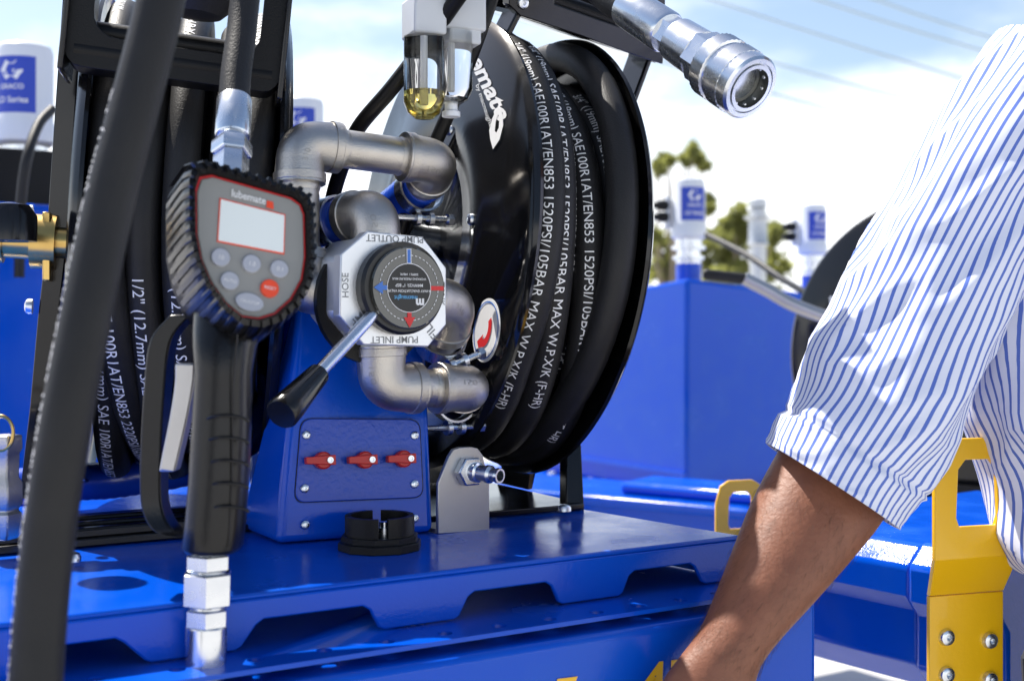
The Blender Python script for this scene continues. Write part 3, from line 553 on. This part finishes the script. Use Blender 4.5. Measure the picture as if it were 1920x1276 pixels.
for y in (792, 833, 876, 918, 962):
    c = W(422, y, .757 - .0195); mb = MB(); n = 12; pa = [c + X * (.0125 * math.cos(math.pi * k / n)) + Z * (.0042 * math.sin(math.pi * k / n)) - Y * (.0015 - .006 * abs(math.cos(math.pi * k / n)) ** 2) for k in range(n + 1)]
    obj('grip_groove', MB().tube(pa, .0009, 8), 'boot_rubber', hd)
obj('seam', MB().tube([W(446, 620, .757 - .018), W(437, 720, .757 - .0165), W(435, 900, .757 - .017), W(428, 1025, .757 - .017)], .0006, 6), 'boot_rubber', hd)
ga = smooth_path([W(345, 590, .80), W(308, 640, .80), W(296, 740, .80), W(290, 860, .80), W(292, 945, .80), W(315, 990, .795), W(360, 1003, .785)], 8)
fr2 = frames(ga)
obj('trigger_guard', MB().loft([[p + X * (.0065 * sx_) + Y * (.010 * sy_) for sx_, sy_ in ((-1, -1), (1, -1), (1, 1), (-1, 1))] for p, t, a, b in fr2]), 'boot_rubber', gun, .002)
tr_ = smooth_path([W(352, 680, .79), W(350, 720, .79), W(340, 780, .79), W(325, 850, .79), W(318, 882, .79)], 8)
obj('trigger', MB().loft([[p + X * (.0062 * sx_ * (1 - .2 * i / len(tr_))) + Y * (.007 * sy_) for sx_, sy_ in ((-1, -1), (1, -1), (1, 1), (-1, 1))] for i, p in enumerate(tr_)]), 'plate_steel', gun, .0015)
sa = (W(385, 1280, .757) - W(391, 1030, .757)).normalized(); s0 = W(391, 1030, .757)
k_ = .757 / F
for t0, t1, r, n, nm in ((0, 8, 34, 30, 'collar'), (8, 36, 43, 6, 'hex_nut'), (36, 42, 34, 30, 'collar'), (42, 102, 48, 6, 'hex_nut'), (102, 110, 34, 30, 'collar'), (110, 142, 41, 6, 'hex_nut'), (142, 330, 38, 32, 'ferrule')):
    obj(nm, MB().lathe(s0 + sa * t0 * k_, sa, [(0, r * k_ * .94), (2 * k_, r * k_), ((t1 - t0 - 2) * k_, r * k_), ((t1 - t0) * k_, r * k_ * .94)], n, .35), 'zinc', gun)
nv = s0 + sa * 72 * k_; nrm_ = (V((0, 0, CZ)) - nv); nrm_ = (nrm_ - sa * nrm_.dot(sa)).normalized(); obj('lettering', flat_text('210621', nv + nrm_ * (48 * k_ * .875), sa, sa.cross(nrm_) , .0050), 'grey_print', gun)
# hose coming into the gun from above
t_a = W(432, 330, .80); t_b = W(440, 180, .83); tdir = (t_b - t_a).normalized()
for t0, t1, r, n, nm in ((-.004, .016, .0112, 6, 'hex_nut'), (.016, .026, .0128, 6, 'hex_nut'), (.026, .030, .0095, 28, 'collar'), (.030, .060, .0112, 30, 'ferrule')):
    obj(nm, MB().lathe(t_a + tdir * t0, tdir, [(0, r * .95), (.001, r), (t1 - t0 - .001, r), (t1 - t0, r * .95)], n, .2), 'zinc', gun)
tag(obj('rubber_hose', MB().tube(smooth_path([t_a + tdir * .050, t_a + tdir * .08, W(455, 40, .86), W(462, -80, .88), W(440, -220, .92)], 8), .0100, 18), 'black_rubber'), 'straight black hose rising from the top of the metering gun', 'hose')
# loose hose hanging in front
pa = smooth_path([W(330, -160, .66), W(297, 20, .65), W(252, 200, .64), (W(205, 380, .63)), W(160, 600, .615), W(122, 800, .605), W(92, 1000, .60), W(74, 1180, .595), W(66, 1330, .59), W(70, 1500, .59)], 12)
h3 = tag(obj('rubber_hose', MB().tube(pa, .0122, 24), 'black_rubber'), 'loose black hose hanging diagonally in front of the left reel', 'hose')
obj('lettering', hose_text('3/4" (19mm) SAE100R1AT/EN853 1520PSI/105BAR MAX W.P.X/K (F-HR) 3/4"', pa, .0122, .10, .0075, 0, 1, lambda p: V((-.90, -.36, 0))), 'white_print', h3)
# grey casting with ring pin at the far left
cs = thing('pin_casting', 'rough grey casting with a ring pin beside the left reel', 'casting', W(5, 1000, .9))
rg = [[W(5, y, .9) + V((hw * math.cos(a), hw * math.sin(a), 0)) for a in [2 * math.pi * k / 5 + .3 for k in range(5)]] for y, hw in ((1010, .010), (1000, .013), (962, .013), (955, .0105), (945, .0135), (905, .0135), (895, .0110), (850, .0115), (840, .0135), (815, .013))]
obj('casting', MB().loft(rg), 'cast_steel', cs, .001)
obj('ring_pin', MB().tube([W(2, 812, .89) + X * .0085 * math.cos(a) + Z * .012 * math.sin(a) for a in [2 * math.pi * k / 24 for k in range(25)]], .0013, 8), 'brass', cs)
# ================================================================== second unit on the right
U2 = V((.84, .54, 0)).normalized(); V2 = V((-.54, .84, 0)).normalized()
tk = thing('oil_tank', 'tall blue steel oil tank with sunlit side beyond the reel', 'tank', W(1290, 930, 3.6))
c0 = W(1288, 930, 3.6); ht = (930 - 521) / F * 3.6
LT = 1.0; slope = .0
q = [c0, c0 + U2 * 1.15, c0 + U2 * 1.15 + V2 * LT, c0 + V2 * LT]
top = [c0 + Z * ht, c0 + U2 * 1.15 + Z * (ht - .09), c0 + U2 * 1.15 + V2 * LT + Z * (ht - .16), c0 + V2 * LT + Z * (ht - .10)]
obj('tank_body', MB().add(q + top, [(0, 1, 2, 3), (4, 5, 6, 7), (0, 1, 5, 4), (1, 2, 6, 5), (2, 3, 7, 6), (3, 0, 4, 7)]), 'blue_paint', tk, .012, 3)
obj('base_flange', MB().box(c0 + U2 * .55 + V2 * (LT / 2) - Z * .01, U2, V2, Z, 1.25, LT + .1, .02), 'blue_paint', tk, .003)
obj('seam_strip', MB().box(c0 + V2 * LT / 2 - U2 * .006 + Z * .062, U2, V2, Z, .012, LT, .012), 'blue_paint', tk)
for k in range(5): screw(c0 + V2 * (.02 + .2 * k) - U2 * .03 + Z * .002, Z, .016, tk, 'bolt')
# blue rail below the tank
rc = W(1098, 925, 2.6); rd = (W(1760, 985, 2.2) - rc).normalized(); rn = Z.cross(rd); rn = rn if rn.y > 0 else -rn
rail = thing('chassis_rail', 'long blue folded steel rail beyond the deck corner', 'rail', rc)
obj('rail_top', MB().box(rc + rd * .4 + rn * .12 - Z * .012, rd, rn, Z, 2.2, .25, .02), 'blue_paint', rail, .006)
obj('rail_web', MB().box(rc + rd * .4 + rn * .05 - Z * .10, rd, rn, Z, 2.2, .03, .16), 'blue_paint', rail, .004)
obj('rail_ledge', MB().box(rc + rd * .55 + rn * .12 + Z * .010, rd, rn, Z, 1.0, .14, .026), 'blue_paint', rail, .01)
# lower blue body beside the person
lb = thing('lower_tank', 'low blue steel body carrying the big yellow lifting bracket', 'tank', W(1600, 1230, 1.4))
e0 = W(1716, 1262, 1.22); e1_ = W(1455, 1193, 1.36); dv = (e1_ - e0); dvn = V((dv.x, dv.y, 0)).normalized(); nn = Z.cross(dvn); nn = nn if nn.x > 0 else -nn
zt = W(1719, 1022, 1.22).z; zb = e0.z
s0_ = V((e0.x, e0.y, 0))
prof = [(0.03, zb - .02), (0.0, zb + .01), (0, zb + .06), (-.012, zb + .075), (-.012, zt - .02), (.01, zt), (.4, zt), (.4, zb - .02)]
obj('body', MB().loft([[s0_ + dvn * t + nn * a + Z * z for a, z in prof] for t in (-.002, .20)]), 'blue_paint', lb, .004)
obj('end_plate', MB().loft([[s0_ + dvn * t + nn * (a - .004 if a < .2 else a) + Z * (z + (.003 if z > zt - .03 else -.003)) for a, z in prof] for t in (-.10, -.003)]), 'blue_paint', lb, .004)
screw(s0_ + dvn * .12 + nn * -.012 + Z * (zt - .055), -nn, .007, lb, 'bolt')
# yellow brackets
def ybracket(label, P, ex, nrm, k, slot=True):
    root = thing('lifting_bracket', label, 'bracket', P, 'yellow lifting brackets'); up_ = Z
    def L3(x, y, o): return P + ex * (x * k) + up_ * (y * k) + nrm * (o * k)
    outer = [(-.042, .085), (-.042, .150), (-.034, .178), (-.020, .186), (.020, .186), (.034, .178), (.042, .150), (.042, .085)]
    hole = [(-.018, .112), (-.021, .120), (-.019, .160), (-.012, .168), (.012, .168), (.019, .160), (.021, .120), (.018, .112)]
    obj('handle_plate', MB().prism([L3(x, y, .030) for x, y in outer], -nrm * .005 * k, [[L3(x, y, .030) for x, y in hole]]), 'yellow_paint', root, .0008)
    q_ = [(-.042, .0855, .030), (.042, .0855, .030), (.045, .050, .006), (-.030, .050, .006)]
    obj('bend_plate', MB().hexa([L3(*p) for p in q_], -nrm * .005 * k), 'yellow_paint', root, .0006)
    o = obj('foot_plate', MB().hexa([L3(-.030, .0495, .006), L3(.045, .0495, .006), L3(.045, -.045, .006), L3(-.030, -.045, .006)], -nrm * .005 * k), 'yellow_paint', root, .0008)
    for x, y in ((-.014, .014), (.030, .008), (-.014, -.018), (.030, -.026)): screw(L3(x, y, .0065), nrm, .0075 * k, root, 'bolt')
    return root
bx2 = V((.95, .30, 0)).normalized(); bn2 = V((.30, -.95, 0)).normalized(); bpl = (s0_ - dvn * .101, -dvn)
ybracket('big yellow bent lifting bracket with four bolts beside the shirt', PL(1748, 1208, *bpl) - dvn * .022, bx2, bn2, .95)
ybracket('small yellow lifting bracket rising behind the deck corner', W(1372, 1120, 1.55), bx2, bn2, .78)
ybracket('yellow lifting bracket mostly hidden behind the forearm', W(1545, 1150, 1.5), bx2, bn2, .45)
# far reel, delivery tube
fc2 = W(1755, 665, 2.3); fa = V((math.sin(.70), math.cos(.70), -.03))
r3, fa_, f1, f2 = reel('black hose reel partly hidden behind the striped sleeve', fc2, fa, .29, .14, .09)
fp3 = (fc2 - fa_ * .006, -fa_); obj('lettering', px_text('lubemate', (1582, 790), (4, -190), (34, 4), fp3, .001, .03), 'white_print', r3)
obj('emblem', MB().prism([PL(*p, *fp3) - fa_ * .001 for p in ((1556, 556), (1586, 555), (1586, 580), (1576, 588), (1558, 588))], -fa_ * .0005, [[PL(*p, *fp3) - fa_ * .001 for p in ((1564, 584), (1566, 572), (1575, 566), (1579, 574), (1572, 582))]]), 'white_print', r3)
obj('stand', MB().box(V((fc2.x, fc2.y, CZ - .30)) + fa_ * .07, f2, fa_, Z, .3, .2, .02), 'black_satin', r3)
obj('upright', MB().box(V((fc2.x, fc2.y, CZ - .16)) + fa_ * .17, f2, fa_, Z, .06, .012, .28), 'black_satin', r3)
dl = smooth_path([W(1395, 522, 2.1), W(1440, 545, 2.1), W(1480, 568, 2.1), W(1530, 588, 2.1), W(1562, 597, 2.1)], 8)
dt = thing('delivery_spout', 'bent bare metal spout with black tip in front of the blue tank', 'spout', W(1562, 600, 2.1))
obj('spout_tube', MB().tube(dl, .0112, 16), 'plate_steel', dt); obj('black_tip', MB().tube(smooth_path([W(1318, 513, 2.1), W(1350, 517, 2.1), W(1396, 522, 2.1)], 6), [.006] + [.0088] * 12, 14), 'black_rubber', dt)
obj('hex_nut', MB().lathe(W(1560, 597, 2.1), V((1, 0, -.2)), [(0, .016), (.03, .016)], 6), 'zinc', dt)
tag(obj('cable', MB().tube(smooth_path([W(1325, 440, 3.4), W(1400, 478, 3.2), W(1470, 525, 3.0), W(1535, 560, 2.8), W(1600, 580, 2.7)], 8), .008, 10), 'black_satin'), 'thin black cable sloping across the blue tank top', 'cable')
# ================================================================== pumps
def pump(label, px, ytop, wpx, d, dark_side=True, rot=0.):
    k = d / F; c = W(px, ytop, d); r = wpx / 2 * k; root = thing('grease_pump', label, 'pump', c - Z * r * 5.6, 'white and blue pumps on the tanks')
    b = obj('canister', MB().lathe(c, -Z, [(0, .01), (0, r * .82), (.08 * r, r * .93), (.3 * r, r), (2.75 * r, r), (2.9 * r, r * 1.08), (3.5 * r, r * 1.08), (3.65 * r, r * .85)], 40), 'white_plastic', root)
    obj('neck', MB().lathe(c - Z * 3.65 * r, -Z, [(0, r * .8), (.4 * r, r * .8), (.4 * r, r * 1.02), (.6 * r, r * 1.02), (.62 * r, r * .7), (1.0 * r, r * .7), (1.0 * r, r * .95), (1.2 * r, r * .95), (1.25 * r, r * .75), (1.5 * r, r * .75)], 24), 'zinc', root)
    obj('stem', MB().lathe(c - Z * 5.1 * r, -Z, [(0, r * .78), (1.6 * r, r * .78)], 24), 'blue_paint', root)
    def cyl(a, h, rr): return c + V((math.sin(a + rot) * rr, -math.cos(a + rot) * rr, -h))
    def patch(a0, a1, h0, h1, rr): 
        m = MB(); n = 14; m.add([cyl(a0 + (a1 - a0) * i / n, h, rr) for h in (h0, h1) for i in range(n + 1)], [(i, i + 1, n + 2 + i, n + 1 + i) for i in range(n)]); return m
    lb_ = obj('label', patch(-.95, .75, .55 * r, 2.55 * r, r * 1.006), 'label_blue', root)
    def wrap(pts, fs, a0, h0, s_): return MB().add([cyl(a0 + x * s_ / r, h0 - y * s_, r * 1.014) for x, y in pts], fs)
    t, f, w = text2d('LD Series', .02); obj('lettering', wrap([(x - w / 2, y) for x, y in t], f, -.1, 2.2 * r, .26 * r * 1.15), 'white_print', lb_)
    t, f, w = text2d('GRACO', .02); obj('lettering', wrap([(x - w / 2, y) for x, y in t], f, -.1, 1.72 * r, .25 * r), 'white_print', lb_)
    hx = [(math.cos(math.radians(60 * i)) * 1.0, math.sin(math.radians(60 * i)) * .92) for i in range(6)]; hi = [(x * .5, y * .62) for x, y in hx]
    fs = [(i, (i + 1) % 6, 6 + (i + 1) % 6, 6 + i) for i in range(6) if i != 0]
    obj('emblem', wrap(hx + hi + [(.15, .05), (.95, .05), (.95, -.25), (.15, -.25)], fs + [(12, 13, 14, 15)], -.1, 1.05 * r, .42 * r), 'white_print', lb_)
    obj('side_bracket', MB().box(c + V((-r * 1.25, .2 * r, -2.0 * r)), X, Y, Z, r * .35, r * .8, 1.9 * r), 'pale_grey', root, .002)
    if dark_side:
        for h in (1.6, 2.3): obj('side_valve', MB().lathe(c + V((-r * 1.3, 0, -h * r)), V((-1, -.3, 0)), [(0, r * .32), (r * .5, r * .32), (r * .55, r * .2), (r * .9, r * .2)], 14), 'black_satin', root)
    return root
pump('white and blue pump on the sunlit corner of the tall tank', 1291, 336, 62, 3.75, rot=.35)
pump('white and blue pump behind the curved black far reel', 1523, 384, 52, 4.2, rot=.45)
p_ = pump('large white and blue pump beside the thin black reel upright', 46, 86, 104, 2.3, False)
pump('white and blue pump behind the tall steel pipe loop', 568, 186, 78, 2.9, rot=0)
tag(obj('pump_hose', MB().tube(smooth_path([W(98, 205, 2.2), W(72, 235, 2.15), W(50, 300, 2.1), W(38, 400, 2.1), W(36, 520, 2.1)], 8), .0085, 12), 'black_rubber'), 'dark hose curving down beside the large white and blue pump', 'hose')
lt = thing('oil_tank', 'blue steel tank behind the left reel', 'tank', W(60, 1000, 1.9))
obj('tank_body', MB().box(W(40, 375, 2.1) + VV * .3 - Z * .42 - U * .05, U, VV, Z, .5, .5, .84), 'blue_paint', lt, .012, 3)
obj('pump_pedestal', MB().box(W(46, 340, 2.3), U, VV, Z, .12, .12, .10), 'black_satin', lt)
mt = thing('oil_tank', 'blue steel tank hidden behind the pipework', 'tank', W(560, 900, 2.6)); obj('tank_body', MB().box(W(560, 470, 2.9) + VV * .3 - Z * .42, U, VV, Z, .55, .5, .90), 'blue_paint', mt, .012, 3)
# ================================================================== pole, wires, trees
pole = thing('steel_pole', 'slim galvanised post with clamp rings among the trees', 'pole', V((W(1421, 520, 7).x, 7, 0)))
pc = W(1421, 372, 7); obj('post', MB().lathe(V((pc.x, 7, 0)), Z, [(0, .045), (pc.z - .06, .045)], 20), 'galvanised', pole)
obj('finial', MB().lathe(pc - Z * .06, Z, [(-.2, .052), (-.19, .06), (-.17, .052), (-.06, .05), (-.05, .075), (-.04, .075), (-.03, .03), (.0, .03), (.01, .05), (.05, .05), (.06, .03)], 16), 'galvanised', pole)
for i, (a, b) in enumerate((((1330, 0), (1930, 185)), ((1530, 0), (1930, 120)), ((1640, 0), (1930, 92)), ((1240, 60), (1930, 245)), ((1250, 120), (1930, 305)))):
    d = 34; p0 = W(*a, d); p1 = W(*b, d); e = (p1 - p0); tag(obj('overhead_wire', MB().tube([p0 - e * 1.6 + e * 4.2 * t - Z * (.9 * (1 - (2 * t - 1) ** 2) - .86) for t in [k / 16 for k in range(17)]], .032, 6), 'wire_grey'), 'thin overhead power line crossing the pale sky', 'power line', 'power lines')
def tree(label, x, d, blobs, seed):
    rnd = random.Random(seed); base = V((W(x, 600, d).x, d, 0)); root = thing('gum_tree', label, 'tree', base, 'gum trees behind the tanks')
    tops = [W(bx, by, d + rnd.uniform(-.8, .8)) for bx, by, br in blobs]; mb = MB(); fork = base + Z * 1.2
    mb.tube([base, base + Z * .6, fork], [.2, .16, .13], 8)
    for tp in tops: mb.tube(smooth_path([fork, fork.lerp(tp, .5) + V((rnd.uniform(-.1, .1), 0, .15)), tp], 4), [.05 - .005 * i for i in range(9)], 6)
    obj('trunk', mb, 'bark', root); mb = MB()
    for tp, (bx, by, br) in zip(tops, blobs):
        R_ = br / F * d
        for c in range(max(6, int(br * .5))):
            cc = tp + V((rnd.gauss(0, .5), rnd.gauss(0, .5), rnd.gauss(0, .4))) * R_; rr = R_ * rnd.uniform(.12, .28)
            for l in range(26):
                p = cc + V((rnd.gauss(0, .6), rnd.gauss(0, .6), rnd.gauss(0, .6))) * rr; a = V((rnd.uniform(-1, 1), rnd.uniform(-1, 1), rnd.uniform(-1.2, .3))).normalized(); b = a.cross(V((rnd.random(), rnd.random(), rnd.random()))).normalized(); s_ = rnd.uniform(.08, .16)
                mb.add([p - a * s_, p + b * s_ * .28, p + a * s_, p - b * s_ * .28], [(0, 1, 2, 3)])
    obj('crown', mb, 'leaf', root)
tree('gum tree with dense olive crown behind the galvanised post', 1390, 20, [(1380, 425, 42), (1350, 460, 40), (1420, 430, 35), (1365, 500, 45), (1440, 500, 40), (1400, 540, 50), (1455, 440, 18), (1330, 540, 40)], 3)
tree('gum tree with sparse high tufts above the corner pump', 1255, 23, [(1300, 284, 16), (1284, 296, 12), (1310, 298, 10), (1320, 310, 9), (1292, 302, 8), (1247, 297, 9), (1256, 302, 6), (1230, 312, 12), (1236, 320, 8), (1240, 500, 40), (1235, 470, 30), (1228, 440, 16), (1328, 375, 10), (1332, 390, 10)], 5)
# ================================================================== person
person = thing('person', 'person in blue striped shirt reaching down past the deck', 'person', V((W(2320, 600, 1.03).x, 1.03, 0)))
def cloth(rings, nst, v=True):
    mb = MB(); n = len(rings[0]) - 1
    for r in rings: mb.v += [V(p) for p in r]
    mb.uv = [(nst * j / n, i * .1) for i in range(len(rings)) for j in range(n + 1)]
    for i in range(len(rings) - 1):
        for j in range(n): mb.f.append((i * (n + 1) + j, i * (n + 1) + j + 1, (i + 1) * (n + 1) + j + 1, (i + 1) * (n + 1) + j))
    return mb
def interp(keys, n):
    out = []
    for i in range(n + 1):
        f = i / n * (len(keys) - 1); k = min(int(f), len(keys) - 2); t = f - k
        p = [keys[max(k - 1, 0)], keys[k], keys[k + 1], keys[min(k + 2, len(keys) - 1)]]
        out.append([.5 * (2 * b + (c - a) * t + (2 * a - 5 * b + 4 * c - d) * t * t + (3 * b - a - 3 * c + d) * t ** 3) for a, b, c, d in zip(*p)])
    return out
# keys: px, py, depth, half width px, half depth m, tilt of the section (px slope)
SKN = 90
sk = interp([(1985, 130, 1.06, 120, .075, .9), (1880, 290, 1.02, 135, .075, .75), (1795, 450, .99, 138, .072, .68), (1716, 610, .97, 146, .070, .62), (1648, 760, .95, 148, .068, .62), (1580, 865, .94, 134, .066, .64), (1556, 908, .935, 130, .064, .66)], 90)
rings = []; NS = 110
for i, (px, py, d, hw, dp, sl_) in enumerate(sk):
    c = W(px, py, d); e1 = V((1, 0, -sl_)).normalized(); r1 = hw / F * d; ring = []
    for j in range(NS + 1):
        a = 2 * math.pi * j / NS; p = c + e1 * (r1 * math.cos(a)) + V((0, -1, 0)) * (dp * math.sin(a)); od = (p - c).normalized()
        s_ = i / 90; fold = noise.noise(V((s_ * 4 + 1.2 * math.cos(a), math.cos(a) * 1.6, math.sin(a) * 1.6 + 4))) * .011 + (1 - abs(noise.noise(V((s_ * 7 + 2.0 * math.cos(a), math.cos(a) * 1.5, math.sin(a) * 1.5)))) * 2.2) * .0045 + noise.noise(V((s_ * 22, math.cos(a) * 4, math.sin(a) * 4))) * .001
        if s_ > .80: fold = fold * .35 + .0035
        if .785 < s_ < .80: fold -= .002
        ring.append(p + od * fold)
    rings.append(ring)
last = rings[-1]; cc = sum(last, V((0, 0, 0))) / len(last); rings.append([cc + (p - cc) * .95 for p in last]); rings.append([cc + (p - cc) * .93 + (V(rings[-4][j]) - V(last[j])) * 2 for j, p in enumerate(last)])
sleeve = obj('shirt_sleeve', cloth(rings, 52), 'shirt', person, sharp=180)
# torso of the shirt
rings = []
tk_ = interp([(2330, 60, .06, .05), (2310, 110, .12, .085), (2290, 150, .17, .105), (2275, 260, .195, .12), (2268, 450, .198, .125), (2268, 650, .198, .125), (2262, 850, .200, .125), (2252, 980, .205, .13), (2250, 1050, .205, .13), (2252, 1078, .198, .126)], 60)
for i, (px, py, hw, dp) in enumerate(tk_):
    c = W(px + 24 + max(0, py - 780) * .45, py, 1.03); ring = []
    for j in range(NS + 1):
        a = 2 * math.pi * j / NS + math.pi / 2; ca, sa_ = math.cos(a), math.sin(a); p = c + X * (hw * math.copysign(abs(ca) ** .85, ca)) - Y * (dp * math.copysign(abs(sa_) ** .85, sa_)); od = V((ca, -sa_, 0))
        f = noise.noise(V((ca * 2.2, sa_ * 2.2, py * .004))) * .016 + (1 - 2.2 * abs(noise.noise(V((ca * 3, sa_ * 3, py * .005 + 7))))) * .009; ring.append(p + od * f)
    rings.append(ring)
obj('shirt_body', cloth(rings, 104), 'shirt', person, sharp=180)
# body: forearm, hand with five fingers, neck, head, legs as one fused skin
mb = MB()
ak = interp([(1640, 760, .95, 100, .043, .62), (1600, 830, .945, 112, .044, .62), (1553, 915, .935, 114, .044, .58), (1505, 990, .92, 106, .042, .52), (1450, 1080, .90, 88, .037, .5), (1400, 1160, .885, 71, .031, .5), (1368, 1215, .875, 65, .026, .5), (1345, 1262, .868, 76, .021, .5), (1322, 1320, .86, 92, .019, .5), (1300, 1385, .855, 94, .017, .5), (1290, 1420, .852, 80, .013, .5)], 40)
rr_ = []
for px, py, d, hw, dp, sl_ in ak:
    c = W(px, py, d); e1 = V((1, 0, -sl_)).normalized(); r1 = hw / F * d; rr_.append([c + e1 * (r1 * math.cos(a)) - Y * (dp * math.sin(a)) for a in [2 * math.pi * k / 32 for k in range(32)]])
mb.loft(rr_)
hand_c = W(1300, 1385, .855); e1 = V((1, 0, -.5)).normalized(); fd = (W(1290, 1440, .85) - W(1330, 1300, .862)).normalized()
for k, (o_, ln) in enumerate(((-.027, .068), (-.009, .078), (.009, .074), (.026, .058))):
    b0_ = hand_c + e1 * o_ - fd * .006; mb.tube([b0_, b0_ + fd * ln * .45 - Y * .004, b0_ + fd * ln * .75 + Y * .006, b0_ + fd * ln * .97 + Y * .020], [.0095, .0092, .0085, .0068], 10)
b0_ = W(1372, 1300, .862); mb.tube([W(1350, 1270, .866), b0_ + e1 * .004, b0_ + e1 * .016 + fd * .03, b0_ + e1 * .016 + fd * .055], [.013, .0125, .0105, .0075], 10)
hx_ = V((W(2325, 0, 1.03).x, 1.03, CZ + .33))
mb.tube(smooth_path([W(1620, 800, .95), W(1760, 540, .985), W(1900, 300, 1.02), W(2080, 190, 1.03), hx_ - Z * .17], 6), [.046] * 25, 14)
mb.lathe(V((hx_.x, 1.03, CZ - .2)), Z, [(0, .13), (.2, .14), (.32, .12), (.38, .06)], 24)
def ell(c, rx, ry, rz, n=20, m_=12): mb.loft([[c + V((rx * math.sin(t) * math.cos(a), ry * math.sin(t) * math.sin(a), rz * math.cos(t))) for a in [2 * math.pi * k / n for k in range(n)]] for t in [.05 + (math.pi - .1) * j / m_ for j in range(m_ + 1)]])
ell(hx_ + Z * .02, .073, .092, .115); ell(hx_ + V((0, -.03, -.05)), .052, .058, .06); ell(hx_ + V((0, -.098, -.005)), .013, .016, .024)
for s_ in (-1, 1): ell(hx_ + V((s_ * .075, .01, .0)), .010, .02, .032)
mb.lathe(hx_ - Z * .21, Z, [(0, .075), (.05, .058), (.15, .052)], 20)
bod = obj('body', mb, 'skin', person, sharp=180)
mb = MB(); ell(hx_ + V((0, .012, .045)), .079, .093, .100); obj('hair', mb, 'hair', person)
for s_ in (-1, 1):
    mb = MB(); ell(hx_ + V((s_ * .032, -.083, .02)), .013, .008, .008); obj('eye', mb, 'white_plastic', person)
mb = MB(); ell(hx_ + V((0, -.088, -.055)), .024, .006, .006); obj('mouth', mb, 'red_plastic', person)
mb = MB(); rh = random.Random(4)
for q in range(1600):
    i = rh.uniform(9, 25); k = int(i); j = rh.randrange(32); r0, r1 = rr_[k], rr_[k + 1]; p = V(r0[j]).lerp(V(r1[j]), i - k); cc_ = sum((V(x) for x in r0), V((0, 0, 0))) / 32; od = (p - cc_).normalized(); al = (V(r1[j]) - V(r0[j])).normalized(); sd = od.cross(al)
    dr = (al * 1.0 + od * .35 + sd * rh.uniform(-.7, .7)).normalized(); ln = rh.uniform(.006, .013); p = p - od * .001
    mb.tube([p, p + dr * ln * .5 + od * .001, p + dr * ln], [.00005, .00004, .00002], 3)
obj('arm_hair', mb, 'arm_hair', person, kind='stuff')
m = bod.modifiers.new('r', 'REMESH'); m.mode = 'VOXEL'; m.voxel_size = .003; m.use_smooth_shade = True
m = bod.modifiers.new('s', 'SMOOTH'); m.factor = .5; m.iterations = 6
tz_ = W(2325, 1060, 1.03); YP = 1.03
mb = MB()
mb.loft([[V((tz_.x, YP, 0)) + V((.165 * math.cos(a), .10 * math.sin(a), z)) for a in [2 * math.pi * k / 24 for k in range(24)]] for z in (tz_.z + .04, tz_.z - .14)])
for s_ in (-1, 1): mb.loft([[V((tz_.x + s_ * .085, YP, z)) + V((r * math.cos(a), r * math.sin(a), 0)) for a in [2 * math.pi * k / 20 for k in range(20)]] for z, r in ((tz_.z - .08, .085), (.52, .07), (.1, .06), (.03, .06))])
obj('trousers', mb, 'trousers', person)
for s_ in (-1, 1): obj('shoe', MB().loft([[V((tz_.x + s_ * .085, YP + y, 0)) + V((w_ * math.cos(a), 0, max(.0, h * (.5 + .5 * math.sin(a)))) ) for a in [2 * math.pi * k / 16 for k in range(16)]] for y, w_, h in ((.07, .03, .07), (.04, .042, .09), (-.05, .045, .08), (-.13, .048, .055), (-.19, .03, .035))]), 'black_satin', person, .004)
